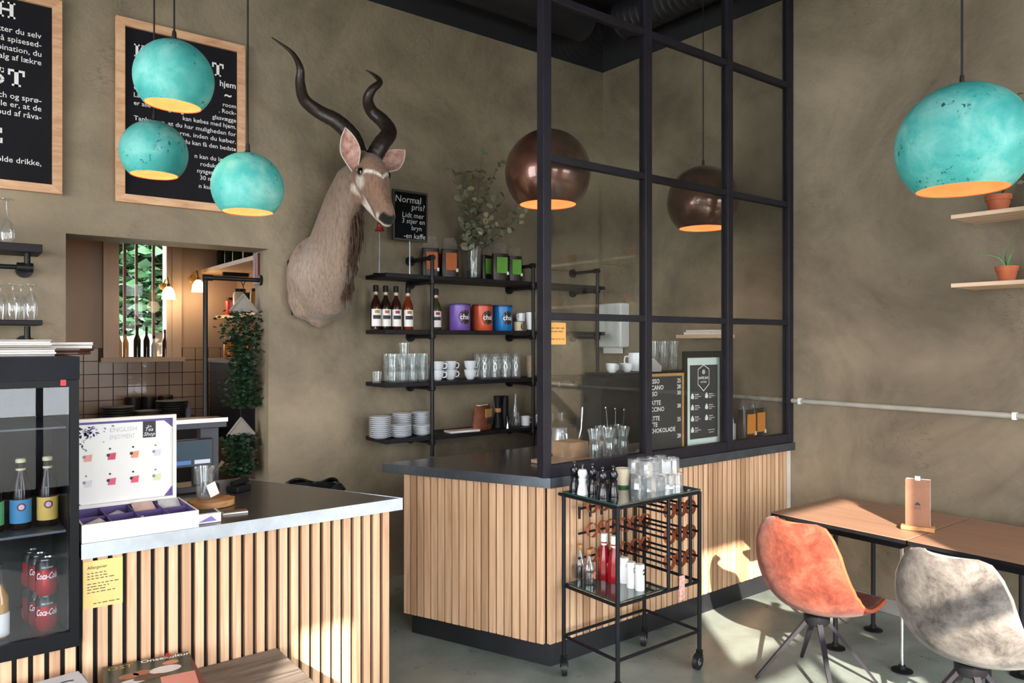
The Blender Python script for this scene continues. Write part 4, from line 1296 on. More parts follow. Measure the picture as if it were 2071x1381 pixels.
for cx, cy, rx, ry, cl in ((-.06, .06, .03, .022, 0), (-.02, .07, .028, .02, 0), (.07, .11, .026, .018, 1), (.05, .06, .05, .03, 2), (.0, .02, .05, .02, 3), (-.05, .01, .04, .02, 2)):
    nm, cc = (('skin_print', '#a5664a'), ('skin_print2', '#c98262'), ('white_cloth_print', '#d8d4d0'), ('brown_print', '#5b3a28'))[cl]
    MB().add([(cx + rx * math.cos(2 * pi * k / 16), cy + ry * math.sin(2 * pi * k / 16), z - .0002 + .0001 * cl) for k in range(16)], [list(range(16))]).build('cover_print', plain(nm, cc, 0.4), c)
MB().bx(.03, .135, -.16, -.0, z, z + .0006).build('cover_flash', plain('pink_ink', '#d78a7c', 0.4), c)
t2, c2, z2 = magazine('white magazine with large grey letters, left one on the bench', (.225, 2.64, .5535), R(6), .30, .30, plain('pale_cover', '#cfcfd4', 0.35, var=.1))
flat(t2, plain('charcoal_ink', '#3a3d45', 0.5), 'IG', .03, .02, z2, .11)
flat(t2, MATS['charcoal_ink'], "N'S", -.12, .06, z2, .06)
t3, c3, z3 = magazine('thick magazine with a dark red cover under the food magazine', (.56, 2.65, .4895), R(-4), .275, .37, plain('red_edge_cover', '#7a2a2a', 0.4), .036)
magazine('thick magazine with white pages at the bottom of the food magazine pile', (.565, 2.65, .451), R(-7), .28, .37, plain('navy_cover', '#2b3040', 0.4), .037)
magazine('grey covered magazine in the middle of the left pile on the bench', (.23, 2.645, .5025), R(3), .30, .32, plain('grey_cover', '#8b8f96', 0.4), .049)
magazine('magazine at the bottom of the left pile on the bench', (.225, 2.645, .451), R(8), .30, .31, plain('dark_teal_cover', '#2c4a4e', 0.4), .05)
rf = MB().add([(0, 0, 0), (.03, .0, 0), (.012, .03, .004)], [(0, 1, 2)]).build('red_flag', M_RED, None, (.62, 2.80, .5435)); tag(rf, 'small red paper corner sticking out of the magazines', 'bookmark')
# black bin behind the counter
bi = thing('rubbish_bin', 'black bin with a rumpled bag in the passage behind the left counter', 'bin', (1.62, 3.95, 0))
MB().lathe([(0, .002), (.15, .002), (.18, .84), (.17, .84), (.15, .02), (0, .02)], 28).build('body', M_BLACK, bi)
MB().grid(lambda u, v: ((.165 + .028 * v + .012 * math.sin(u * 44) * v) * math.cos(2 * pi * u), (.165 + .028 * v + .012 * math.sin(u * 44) * v) * math.sin(2 * pi * u), .86 - .05 * abs(v - .3) + .015 * math.sin(u * 31)), 60, 5).build('bag', plain('black_plastic_bag', '#0e0f12', 0.25), bi)

# ---------------------------------------------------------------- things on the wall shelves
ORD = ['first', 'second', 'third', 'fourth', 'fifth', 'sixth', 'seventh', 'eighth', 'ninth', 'tenth', 'eleventh', 'twelfth']
def sx(px, Y=4.47):
    return aty(px, 690, Y).x
S1, S2, S3, S4 = [z + .001 for z in SZ]

# chalkboard on a stand
cb = thing('chalkboard_sign', 'small chalkboard with handwriting on a metal stand on the top shelf', 'sign', (2.555, 4.47, S1))
MB().bx(-.125, .13, -.006, .006, .245, .575).build('board', M_CHALK, cb)
for a in ((-.132, .137, .568, .582), (-.132, .137, .24, .252)):
    MB().bx(a[0], a[1], -.01, .01, a[2], a[3]).build('frame_rail', plain('dark_thin_frame', '#4a443c', 0.6), cb)
for x in (-.132, .127):
    MB().bx(x, x + .01, -.01, .01, .252, .568).build('frame_rail', MATS['dark_thin_frame'], cb)
MB().tube([(0, 0.0, .006), (0, 0.0, .24)], .005, 8).build('pole', M_STEEL, cb)
MB().lathe([(0, 0), (.045, 0), (.045, .004), (.01, .008), (0, .008)], 20).build('base', M_BLACK, cb)
for s, x, z, sz, al in (('Normal', -.115, .50, .066, 'L'), ('pris?', .115, .455, .058, 'R'), ('Lidt mer', .11, .40, .05, 'R'), ('3 stjer en', .115, .36, .048, 'R'), ('bryn', .09, .315, .046, 'R'), ('-en kaffe', .12, .258, .05, 'R')):
    letter(cb, M_CHALKW, s, x, z, sz, -.0068, align=al, shear=.08)
st = thing('sign_holder', 'thin metal stand without a sign left of the chalkboard', 'stand', (2.32, 4.47, S1))
MB().tube([(0, 0, .004), (0, 0, .33)], .0055, 8).build('pole', M_STEEL, st)
MB().lathe([(0, 0), (.04, 0), (.04, .004), (.01, .007), (0, .007)], 18).build('base', M_BLACK, st)
MB().bx(-.012, .012, -.003, .003, .32, .345).build('clip', M_RED, st)

# coffee bags: gusseted, filled with beans, clear top
M_FILM = clear('cellophane', (0.96, 0.96, 0.96), 0.03, 0.5, 0.12, 0.02)
M_BEANS = plain('coffee_beans', '#241714', 0.35, var=0.6, vscale=70, bump=0.6, bscale=70)
def coffee_bag(label, loc, rz, w, h, col, nm, group, d=.06):
    t = thing('coffee_bag', label, 'coffee bag', loc, rz, group)
    def sh(z0, z1, w0, w1, d0, d1, n=5):
        mb = MB(); secs = []
        for i in range(n + 1):
            u = i / n
            bul = 1 + .08 * math.sin(pi * u)
            secs.append(((0, 0, z0 + (z1 - z0) * u), (1, 0, 0), (0, 1, 0), (w0 + (w1 - w0) * u) / 2 * bul, (d0 + (d1 - d0) * u) / 2 * bul))
        # squarish section
        vs, fs = [], []
        for c, a, b, ra, rb in secs:
            for k in range(16):
                q = 2 * pi * k / 16
                ca, sa = math.cos(q), math.sin(q)
                vs.append((c[0] + ra * math.copysign(abs(ca) ** .5, ca), c[1] + rb * math.copysign(abs(sa) ** .5, sa), c[2]))
        for i in range(n):
            for k in range(16):
                fs.append((i * 16 + k, i * 16 + (k + 1) % 16, (i + 1) * 16 + (k + 1) % 16, (i + 1) * 16 + k))
        fs.append(list(range(15, -1, -1))); fs.append([n * 16 + k for k in range(16)])
        return mb.add(vs, fs)
    sh(0, h * .72, w, w * .96, d, d * .8).build('filling', M_BEANS, t)
    sh(h * .722, h * .97, w * .95, w * .72, d * .8, .008).build('film_top', M_FILM, t)
    MB().bx(-w * .33, w * .33, -.004, .004, h * .97, h).build('seal', M_FILM, t)
    MB().bx(-w * .34, w * .34, -d * .56 - .002, -d * .5, h * .2, h * .62).build('label_paper', plain(nm, col, 0.6), t)
    MB().bx(w * .30, w * .42, -d * .56 - .003, -d * .5, h * .16, h * .24).build('sticker', M_PAPER, t)
    return t
coffee_bag('coffee bag with an orange label, left of the pair on the top shelf', (2.748, 4.515, S1), R(-12), .125, .29, '#b9622c', 'orange_label', 'orange labelled coffee bags')
coffee_bag('coffee bag with an orange label, right of the pair on the top shelf', (2.885, 4.48, S1), R(-10), .125, .29, '#b9622c', 'orange_label', 'orange labelled coffee bags')
coffee_bag('coffee bag with a green label, nearest the vase on the top shelf', (sx(988, 4.50), 4.53, S1), R(10), .11, .27, '#5f9a34', 'green_bag_label', 'green labelled coffee bags')
coffee_bag('coffee bag with a green label, middle of the three on the top shelf', (sx(1005), 4.43, S1), R(-8), .13, .28, '#5f9a34', 'green_bag_label', 'green labelled coffee bags')
coffee_bag('coffee bag with a green label, rightmost of the three on the top shelf', (sx(1036), 4.44, S1), R(-8), .115, .27, '#5f9a34', 'green_bag_label', 'green labelled coffee bags')
tn = thing('thermometer_pair', 'pair of slim metal tubes at the right end of the top shelf', 'tubes', (sx(1083), 4.43, S1))
for k in range(2):
    MB().lathe([(0, 0), (.008, 0), (.008, .14), (0, .142)], 10, T((k * .022 - .01, 0, 0))).build('tube', [M_STEEL, plain('cream_tube', '#cbb98a', .5)][k], tn)
# vase with dry eucalyptus
vs_ = thing('glass_vase', 'clear glass vase with coffee beans at its foot on the top shelf', 'vase', (sx(958), 4.47, S1))
MB().lathe([(0, .002), (.05, .002), (.055, .01), (.058, .2), (.07, .245), (.067, .245), (.054, .2), (.05, .014), (0, .012)], 24).build('body', M_BOTTLECLEAR, vs_)
MB().lathe([(0, .014), (.048, .014), (.05, .06), (.03, .07), (0, .068)], 20).build('beans', M_BEANS, vs_)
eu = thing('eucalyptus_bunch', 'bunch of dry eucalyptus branches standing in the glass vase', 'branches', (sx(958), 4.47, S1 + .03))
re_ = random.Random(21)
leaf_me = MB().add([(0, 0, 0), (.012, .011, .003), (.026, .012, .0), (.036, 0, -.002), (.026, -.012, .0), (.012, -.011, .003)], [(0, 1, 2, 3, 4, 5)]).mesh('leaf', M_EUC)
leaf_me2 = MB().add([(0, 0, 0), (.012, .011, .003), (.026, .012, .0), (.036, 0, -.002), (.026, -.012, .0), (.012, -.011, .003)], [(0, 1, 2, 3, 4, 5)]).mesh('leaf', plain('pale_eucalyptus_leaf', '#a09f80', 0.6, var=0.3))
V0 = Vector((sx(958), 4.47, S1 + .03))
ends = [(915, 340, 4.35), (975, 312, 4.4), (1010, 330, 4.45), (945, 385, 4.3), (1030, 390, 4.45), (1062, 430, 4.35), (1050, 455, 4.32), (930, 430, 4.4), (938, 465, 4.35), (990, 360, 4.5), (965, 400, 4.28), (1000, 410, 4.3), (1020, 440, 4.28), (985, 440, 4.26), (1045, 420, 4.5), (955, 350, 4.5)]
for i, (px, py, Y) in enumerate(ends):
    E_ = aty(px, py, Y) - V0
    mid = Vector((E_.x * .3 + re_.uniform(-.02, .02), E_.y * .35, E_.z * .58))
    a = Vector((re_.uniform(-.025, .025), re_.uniform(-.025, .025), 0))
    path = spline([a, Vector((a.x * -.5, a.y * -.5, .2)), mid, E_], 6)
    MB().tube(path, [.003 * (1 - k / len(path) * .6) for k in range(len(path))], 5).build('stem', M_STEM, eu)
    for k in range(7, len(path)):
        for s in (-1, 1):
            if re_.random() < .3:
                continue
            o = link('leaf', leaf_me2 if re_.random() < .25 else leaf_me, eu, path[k] + Vector((0, 0, re_.uniform(-.008, .008))))
            d = (path[k] - path[k - 1]).normalized()
            yaw = math.atan2(d.y, d.x) + s * R(70) + re_.uniform(-.6, .6)
            o.rotation_euler = (re_.uniform(-1.1, 1.1), re_.uniform(-1.2, .4), yaw)
            q = re_.uniform(1.2, 1.95)
            o.scale = (q, q, q)

# syrup bottles
M_SYRUP = [plain('dark_syrup_%d' % i, c, .12, spec=.7) for i, c in enumerate(('#2a0f0c', '#1d1412', '#31100e', '#6b2a14', '#3a3a24'))]
def syrup(label, x, y, z, mi, k=1.0):
    t = thing('syrup_bottle', label, 'bottle', (x, y, z), 0, 'syrup bottles on the second shelf')
    MB().lathe([(0, 0), (.034, 0), (.036, .006), (.036, .15), (.030, .18), (.014, .215), (.0125, .255)], 20).build('body', M_SYRUP[mi], t)
    MB().lathe([(.0125, .222), (.0135, .223), (.0135, .25)], 14).build('neck_sleeve', plain('cream_sleeve', '#cfb9a0', .5), t)
    MB().lathe([(.018, .25), (.018, .29), (.012, .295), (0, .295)], 14).build('pourer', M_BLACK, t)
    r = .0365
    lb = MB().add([(r * math.sin(a), -r * math.cos(a), z_) for z_ in (.022, .135) for a in [R(-75 + 130 * q / 12) for q in range(13)]], [(q, q + 1, 14 + q, 13 + q) for q in range(12)]).build('label_paper', M_PAPER, t)
    MB().add([(.0368 * math.sin(a), -.0368 * math.cos(a), z_) for z_ in (.07, .095) for a in [R(-55 + 90 * q / 8) for q in range(9)]], [(q, q + 1, 10 + q, 9 + q) for q in range(8)]).build('label_band', M_INK, lb)
    MB().add([(.0368 * math.sin(a), -.0368 * math.cos(a), z_) for z_ in (.108, .128) for a in [R(-35 + 50 * q / 6) for q in range(7)]], [(q, q + 1, 8 + q, 7 + q) for q in range(6)]).build('label_emblem', plain(['amber_ink', 'rust_ink', 'wine_ink', 'ochre_ink', 'red_ink'][mi], ['#b98a3c', '#b0663c', '#8a3040', '#a5702c', '#a52a2a'][mi], .6), lb)
    return t
for i, (px, lb) in enumerate(((760, 'dark syrup bottle, first from the left on the second shelf'), (780, 'dark syrup bottle, second from the left on the second shelf'), (801, 'dark syrup bottle, third from the left on the second shelf'), (825, 'amber syrup bottle, fourth from the left on the second shelf'))):
    syrup(lb, sx(px, 4.44), 4.44, S2, i)
syrup('syrup bottle half hidden behind the upright pipe on the second shelf', sx(882, 4.5), 4.50, S2, 4)
# chai tins
def tin(label, px, colr, nm, darkc):
    t = thing('tea_tin', label, 'tin', (sx(px, 4.46), 4.46, S2), R(-2), 'round tea tins')
    MB().lathe([(0, 0), (.073, 0), (.075, .003), (.075, .182)], 36).build('body', plain(nm, colr, .35, .1, var=.05), t)
    MB().lathe([(.0765, .178), (.0765, .188), (.073, .192), (0, .19)], 36).build('lid', plain(nm + '_lid', darkc, .5), t)
    mb = MB()
    n = 28; q = .05; r = .0754
    mb.add([(r * math.sin(rr * math.cos(a) / r), -r * math.cos(rr * math.cos(a) / r), .095 + rr * math.sin(a)) for rr in (q, q * .5, .002) for a in [2 * pi * k / n for k in range(n)]],
           [(m * n + k, m * n + (k + 1) % n, (m + 1) * n + (k + 1) % n, (m + 1) * n + k) for m in range(2) for k in range(n)])
    lb = mb.build('round_label', plain('dark_brown_label', '#241b18', .5), t)
    w = MB(); write(w, 'chai', 0, .08, .052, align='C', bold=.015, bend=.0757)
    w.build('lettering', M_WHITE, lb)
    for k in range(10):
        a = 2 * pi * k / 10
        rr = .042
        px_, pz = rr * math.cos(a), .095 + rr * math.sin(a)
        MB().add([(.0757 * math.sin((px_ + dx) / .0757), -.0757 * math.cos((px_ + dx) / .0757), pz + dz) for dx, dz in ((-.004, 0), (0, -.006), (.004, 0), (0, .006))], [(0, 1, 2, 3)]).build('label_petal', plain('tan_print', '#a07a52', .6), lb)
tin('purple round tin reading chai on the second shelf', 930, '#7d5cb0', 'purple_tin', '#4a3a70')
tin('orange round tin reading chai on the second shelf', 976, '#d15a3a', 'orange_tin', '#7a2f22')
tin('blue round tin reading chai on the second shelf', 1016, '#1f78bf', 'blue_tin', '#0f4270')
def cup_mesh(r0, r1, h, th=.003):
    return MB().lathe([(0, .003), (r0 * .7, .0), (r0, .004), (r0 + (r1 - r0) * .7, h * .45), (r1, h), (r1 - th, h), (r0 + (r1 - r0) * .6, h * .45), (r0 - th, .01), (0, .008)], 28)
def handle(r, z0, z1, out, th=.0045):
    return MB().tube([(r - .002, 0, z1), (r + out * .8, 0, z1 - .002), (r + out, 0, (z0 + z1) / 2 + .004), (r + out * .7, 0, z0 + .004), (r - .004, 0, z0)], th, 8)
def cup(name, label, cat, loc, rz, r0, r1, h, mat, group=None, out=.022, flip=False):
    t = thing(name, label, cat, loc, rz, group)
    b = cup_mesh(r0, r1, h).build('bowl', mat, t)
    hh = handle(r1 * .95, h * .3, h * .82, out).build('handle', mat, t)
    return t
M_CREAM = plain('cream_enamel', '#d8c9a2', .35)
m1 = cup('mug', 'small cream mug with a letter C, on the second shelf', 'mug', (sx(1048, 4.44), 4.44, S2), R(70), .034, .036, .07, M_CREAM)
w = MB(); write(w, 'C', 0, .014, .06, align='C', bold=.03, bend=.0372, M=Matrix.Rotation(R(-45), 4, 'Z')); w.build('lettering', M_INK, m1)
cup('mug', 'white mug tilted on top of the small cream mug', 'mug', (sx(1053, 4.46), 4.46, S2 + .072), R(200), .032, .035, .065, M_PORC)
tm = thing('tumbler', 'tall white tumbler at the right end of the second shelf', 'cup', (sx(1073, 4.43), 4.43, S2))
MB().lathe([(0, .01), (.029, .01), (.037, .145), (.034, .145), (.026, .02), (0, .02)], 24).build('body', M_ENAMEL, tm)
MB().lathe([(0, 0), (.031, 0), (.031, .012), (0, .012)], 24).build('foot', M_BLACK, tm)
letter(tm, M_INK, 'I', 0, .05, .05, -.036, align='C')

# third shelf: glasses, cups, jugs
def tumbler_mb(r0, r1, h):
    return MB().lathe([(0, .0), (r0, .0), (r0 + .001, .004), (r1, h), (r1 - .0022, h), (r0 - .0015, .012), (0, .012)], 18)
g_small = tumbler_mb(.028, .034, .075).mesh('tumbler', M_GLASSWARE)
g_facet = MB().lathe([(0, .0), (.028, .0), (.031, .004), (.034, .072), (.0315, .072), (.028, .016), (0, .016)], 9).mesh('tumbler', clear('cut_glass', (0.97, 0.98, 0.98), 0.09, 0.8, 0.05, 0.10), 8)
g_tall = tumbler_mb(.030, .039, .115).mesh('tumbler', M_GLASSWARE)
def glass(me, x, y, z, label, group, rz=0.0, flip=False, name='drinking_glass'):
    o = link(name, me, None, (x, y, z), rz)
    if flip:
        o.rotation_euler = (pi, 0, rz)
    return tag(o, label, 'glass', group)
glass(g_small, sx(762, 4.44), 4.44, S3, 'single short glass at the left end of the third shelf', None)
for i, px in enumerate((792, 812, 832, 852)):
    for y in (4.42, 4.52):
        for j in range(2):
            glass(g_tall, sx(px, 4.44) + (.02 if y > 4.5 else 0), y, S3 + j * .075, '%s clear glass, %s row, %s from left, left of the shelf pipe' % (('lower', 'upper')[j], 'front' if y < 4.5 else 'back', ORD[i]), 'stacked glasses left of the pipe')
glass(g_tall, sx(822, 4.44), 4.47, S3 + .15, 'clear glass on top of the cluster left of the pipe', None)
glass(g_tall, sx(866, 4.57), 4.575, S3, 'clear glass behind the upright pipe on the third shelf', None)
for i, (px, y) in enumerate(((885, 4.44), (915, 4.47), (948, 4.42))):
    for j in range(2):
        cup('coffee_cup', ['white cup, lower in the stack right of the pipe', 'white cup, upper in the stack right of the pipe', 'white cup, lower in the middle stack on the third shelf', 'white cup, upper in the middle stack on the third shelf', 'white cup, lower in the stack beside the jugs', 'white cup, upper in the stack beside the jugs'][i * 2 + j],
            'cup', (sx(px, 4.44), y, S3 + .062 * j), R(-40 + 20 * i), .026, .046, .072, M_PORC, 'white coffee cups')
for k_, px in enumerate((886, 900)):
    cup('coffee_cup', 'white cup at the back of the third shelf, ' + ('nearer', 'farther')[k_] + ' from the pipe', 'cup', (sx(px, 4.57) + (.06 if px > 890 else 0), 4.575, S3), R(90), .026, .046, .072, M_PORC, 'white coffee cups')
jug_me = MB().lathe([(0, 0), (.034, 0), (.036, .006), (.035, .09), (.03, .12), (.043, .185), (.041, .185), (.028, .12), (.033, .09), (.033, .012), (0, .012)], 20).mesh('carafe', M_GLASSWARE)
jb_ = 0
for i, px in enumerate((977, 998, 1019, 1040)):
    for y in (4.42, 4.53):
        glass(jug_me, sx(px, 4.44) + (.02 if y > 4.5 else 0), y, S3, 'milkshake glass on the third shelf, %s row, %s from left' % ('front' if y < 4.5 else 'back', ORD[i]), 'milkshake glasses on the third shelf', name='milkshake_glass')
M_CORK = plain('beige_cup_stack', '#a8957c', .8, var=.15, vscale=30)
ck = thing('paper_cup_stack', 'stack of beige paper cups at the right end of the third shelf', 'cups', (sx(1074, 4.43), 4.43, S3))
for k in range(6):
    MB().lathe([(.028, .0), (.036, .07), (.038, .072), (.038, .076), (.03, .074)], 20, T((0, 0, k * .018))).build('paper_cup', M_CORK, ck)

# fourth shelf: saucers and the rest
plate_me = MB().lathe([(0, .004), (.03, .004), (.034, .0), (.04, .0), (.05, .005), (.074, .0155), (.075, .018), (.073, .018), (.05, .0085), (0, .008)], 32).mesh('saucer', M_PORC)
for nm, px, y, n, sc in (('leftmost saucer stack', 769, 4.43, 11, 1.0), ('tall middle saucer stack', 813, 4.545, 11, .95), ('tall saucer stack beside the pipe', 850, 4.55, 11, .9), ('low front middle saucer stack', 810, 4.405, 6, 1.02), ('low front saucer stack beside the pipe', 853, 4.41, 5, .85)):
    for k in range(n):
        o = link('saucer', plate_me, None, (sx(px, y) + random.uniform(-.001, .001), y, S4 + k * .0128))
        o.scale = (sc, sc, 1)
        tag(o, '%s white saucer from the top of the %s' % (ORD[n - 1 - k], nm), 'saucer', 'saucers, ' + nm)
nb = thing('notepad', 'white notepad lying on the bottom shelf', 'notepad', (sx(936, 4.40), 4.41, S4), R(-4))
MB().bx(-.12, .12, -.05, .05, 0, .006).build('cover_back', M_PAPER, nb)
MB().bx(-.118, .12, -.049, .049, .006, .014).build('pages', plain('pale_pink_paper', '#ead9d2', .8), nb)
bg = thing('paper_bag', 'brown printed paper bag on the bottom shelf', 'bag', (sx(975, 4.45), 4.45, S4), R(22))
M_KRAFT = plain('brown_printed_kraft', '#7a452b', .7, var=.4, vscale=25)
MB().loft([((0, 0, 0), (1, 0, 0), (0, 1, 0), .11, .05), ((0, 0, .06), (1, 0, 0), (0, 1, 0), .115, .055), ((0, 0, .13), (1, 0, 0), (0, 1, 0), .105, .04), ((0, 0, .175), (1, 0, 0), (0, 1, 0), .10, .012)], 14).build('bag', M_KRAFT, bg)
MB().bx(-.03, .055, -.052, -.047, .09, .15).build('label_paper', plain('tan_label', '#c79a62', .6), bg)
MB().bx(-.03, .06, -.061, -.056, .045, .075).build('dark_band', M_INK, bg)
MB().bx(-.06, .06, -.012, .012, .17, .18).build('folded_top', M_PAPER, bg)
for k, (px, lb) in enumerate(((1007, 'black tapering flask with a wooden collar on the bottom shelf'), (1021, 'black straight shaker on the bottom shelf'))):
    t = thing('shaker', lb, 'shaker', (sx(px, 4.46), 4.46, S4))
    MB().lathe([(0, 0), (.03, 0), (.03, .01), (.028, .22), (.022, .235), (0, .235)] if k else [(0, 0), (.04, 0), (.036, .05), (.018, .13), (.034, .235), (.03, .235), (0, .2)], 22).build('body', M_BLACK, t)
    if k == 0:
        MB().lathe([(.022, .115), (.025, .12), (.025, .14), (.022, .145)], 18).build('collar', M_LOGWOOD, t)
jg = thing('jigger', 'small steel jigger in front of the black shakers', 'jigger', (sx(1027, 4.38), 4.38, S4))
MB().lathe([(0, .002), (.018, 0), (.012, .045), (.019, .085), (.017, .085), (0, .05)], 18).build('body', M_CHROME, jg)
bo = thing('glass_bottle', 'tall clear glass bottle on the bottom shelf', 'bottle', (sx(1043, 4.44), 4.44, S4))
MB().lathe([(0, 0), (.034, 0), (.036, .006), (.036, .12), (.015, .19), (.013, .235), (.016, .238), (.016, .246), (.011, .246)], 22).build('body', M_BOTTLECLEAR, bo)
w = MB(); write(w, 'drik vand', 0, 0, .02, align='C', M=T((0, -.0365, .07)) @ Matrix.Rotation(R(-90), 4, 'Y')); w.build('lettering', M_WHITE, bo)
cup('mug', 'white enamel mug beside the clear bottle on the bottom shelf', 'mug', (sx(1063, 4.42), 4.42, S4), R(-20), .032, .034, .075, M_PORC)
for k, px in enumerate((1085, 1112, 1135)):
    glass(g_small, sx(px, 4.44), 4.44, S4, 'short glass at the right of the bottom shelf, ' + ['first', 'second', 'third'][k] + ' from the mug', 'short glasses on the bottom shelf')

# wine glasses at the left of the doorway, standing upside down
wine = [(.032, 0), (.037, .03), (.038, .06), (.03, .1), (.012, .125), (.0045, .135), (.004, .21), (.008, .218), (.033, .224), (.033, .227), (0, .227)]
wine_me = MB().lathe(wine, 22).mesh('wine_glass', M_GLASSWARE)
flute_me = MB().lathe([(.024, 0), (.031, .04), (.032, .075), (.022, .12), (.006, .14), (.004, .165), (.008, .172), (.028, .178), (.028, .18), (0, .18)], 22).mesh('flute', M_GLASSWARE)
glass(wine_me, .262, 4.5, 2.138, 'wine glass standing upside down on the upper left shelf', None, name='wine_glass')
for k, (x, y) in enumerate(((.235, 4.54), (.285, 4.46), (.325, 4.54), (.362, 4.46))):
    glass(flute_me, x, y, 1.758, 'small stemmed glass upside down on the lower left shelf, ' + ['first', 'second', 'third', 'fourth'][k] + ' from the left', 'stemmed glasses on the lower left shelf', name='stemmed_glass')

# ---------------------------------------------------------------- behind the glass screen
CZ = CT + .001
em = thing('espresso_machine', 'dark espresso machine with rounded sides behind the glass screen', 'coffee machine', (3.69, 3.29, CZ))
M_EM = plain('dark_grey_machine', '#2c2d30', .35, .3, var=.12)
mb = MB()
prof = [(-.57, .05), (-.57, .33), (-.555, .40), (-.52, .45), (-.47, .47), (.54, .47), (.57, .45), (.57, .05)]
mb.prism(prof, -.11, .11, Matrix.Rotation(R(90), 4, 'X'))
mb.build('body', M_EM, em)
MB().bx(-.5, .56, -.105, .105, .471, .485).build('cup_rail', M_BLACK, em)
for x in (-.5, .5):
    for y in (-.07, .07):
        MB().lathe([(0, 0), (.025, 0), (.02, .05), (0, .05)], 14, T((x, y, 0))).build('foot', M_BLACK, em)
MB().tube([(-.575, .05, .33), (-.60, .05, .33)], .035, 16).build('steam_knob', M_BLACK, em)
MB().tube([(-.60, .02, .28), (-.61, .02, .15), (-.63, .03, .06)], .006, 8).build('steam_wand', M_CHROME, em)
ZM = CZ + .486
rm = random.Random(8)
for i, px in enumerate((1222, 1236, 1252, 1262)):
    p = aty(px, 735, 3.32)
    cup('coffee_cup', 'white espresso cup on the coffee machine, ' + ['first', 'second', 'third', 'fourth'][i] + ' from the left', 'cup', (p.x, 3.25 + .07 * (i % 2), ZM), R(30 * i), .022, .034, .055, M_PORC, 'cups on the coffee machine')
p = aty(1286, 735, 3.30)
cup('milk_pot', 'taller white pot at the right of the cups on the coffee machine', 'pot', (p.x, 3.30, ZM), R(150), .045, .05, .12, M_PORC, None, .03)
k = 0
for q, px in enumerate((1322, 1342, 1362, 1392, 1410, 1428)):
    for j in range(2 if px < 1380 else 1):
        p = aty(px, 735, 3.30)
        glass(g_tall if px < 1380 else g_small, p.x, 3.30, ZM + (.08 * j if px < 1380 else 0) , '%sglass on top of the coffee machine, %s from the white pot' % (('lower tall ', 'upper tall ')[j] if px < 1380 else 'short ', ORD[q]), 'glasses on the coffee machine')
mk = thing('milk_carton', 'white carton lying on the coffee machine behind the black menu board', 'carton', (aty(1320, 740, 3.2).x, 3.22, ZM))
MB().prism([(-.07, 0), (.07, 0), (.075, .035), (.0, .085), (-.07, .07)], -.03, .03, Matrix.Rotation(R(90), 4, 'X')).build('box', M_PAPER, mk)
# menu boards leaning against the glass
b1 = thing('menu_board', 'black coffee menu board in a light wooden frame behind the glass', 'menu board', (0, 2.895, CZ))
x0, x1, z1 = 3.16, 3.522, .492
MB().bx(x0 + .014, x1 - .014, -.004, .004, .014, z1 - .014).build('board', plain('charcoal_board', '#2a2b2d', .6), b1)
M_OAK = plain('light_oak', '#b98a4e', .5, var=.15, vscale=30)
for a in ((x0, x1, z1 - .016, z1), (x0, x1, 0, .016)):
    MB().bx(a[0], a[1], -.008, .008, a[2], a[3]).build('frame_rail', M_OAK, b1)
for x in (x0, x1 - .016):
    MB().bx(x, x + .016, -.008, .008, .016, z1 - .016).build('frame_rail', M_OAK, b1)
for s, z in (('PRESSO', .436), ('ERICANO', .400), ('RESSO', .364), ('E LATTE', .312), ('PUCCINO', .274), ('I LATTE', .222), ('LATTE', .186), ('M CHOKOLADE', .150)):
    letter(b1, M_WHITE, s, x0 + .03, z, .036, -.0045, bold=.014)
for s, z in (('25', .436), ('28', .400), ('30', .364), ('38', .286), ('35', .206), ('28', .108)):
    letter(b1, M_WHITE, s, x1 - .026, z, .034, -.0045, align='R', bold=.014)
b2 = thing('menu_board', 'tall black framed coffee poster with a hexagon logo behind the glass', 'menu board', (0, 2.90, CZ))
x0, x1, z1 = 3.528, 3.912, .62
for a in ((x0, x1, z1 - .04, z1), (x0, x1, 0, .012)):
    MB().bx(a[0], a[1], -.01, .008, a[2], a[3]).build('frame_rail', M_BLACK, b2)
for x in (x0, x1 - .03):
    MB().bx(x, x + .03, -.01, .008, .012, z1 - .04).build('frame_rail', M_BLACK, b2)
MB().bx(x0 + .03, x1 - .03, -.002, .004, .012, z1 - .04).build('mat', plain('pale_mint_mat', '#d8e4de', .5, var=.02), b2)
ix0, ix1, iz0, iz1 = x0 + .062, x1 - .055, .085, z1 - .085
MB().bx(ix0, ix1, -.0035, -.002, iz0, iz1).build('print', plain('slate_print', '#33353b', .5), b2)
cx, cz = (ix0 + ix1) / 2 - .005, iz1 - .075
mb = MB()
hexo = [(-.055, .05), (0, .078), (.055, .05), (.055, -.045), (0, -.088), (-.055, -.045)]
hexi = [(x_ * .93, z_ * .93) for x_, z_ in hexo]
mb.add([(cx + a, -.004, cz + b) for a, b in hexo + hexi], [(k, (k + 1) % 6, 6 + (k + 1) % 6, 6 + k) for k in range(6)])
mb.build('logo', M_WHITE, b2)
letter(b2, M_WHITE, 'KAFFE BAR', cx, cz - .012, .022, -.004, align='C', bold=.02, fit=.094)
letter(b2, M_WHITE, 'RISTERI', cx, cz - .035, .016, -.004, align='C', fit=.055)
mb = MB(); disc(mb, .014, T((cx, -.004, cz + .032)), 16, .010); disc(mb, .006, T((cx, -.004, cz + .032)), 12); mb.build('logo', M_WHITE, b2)
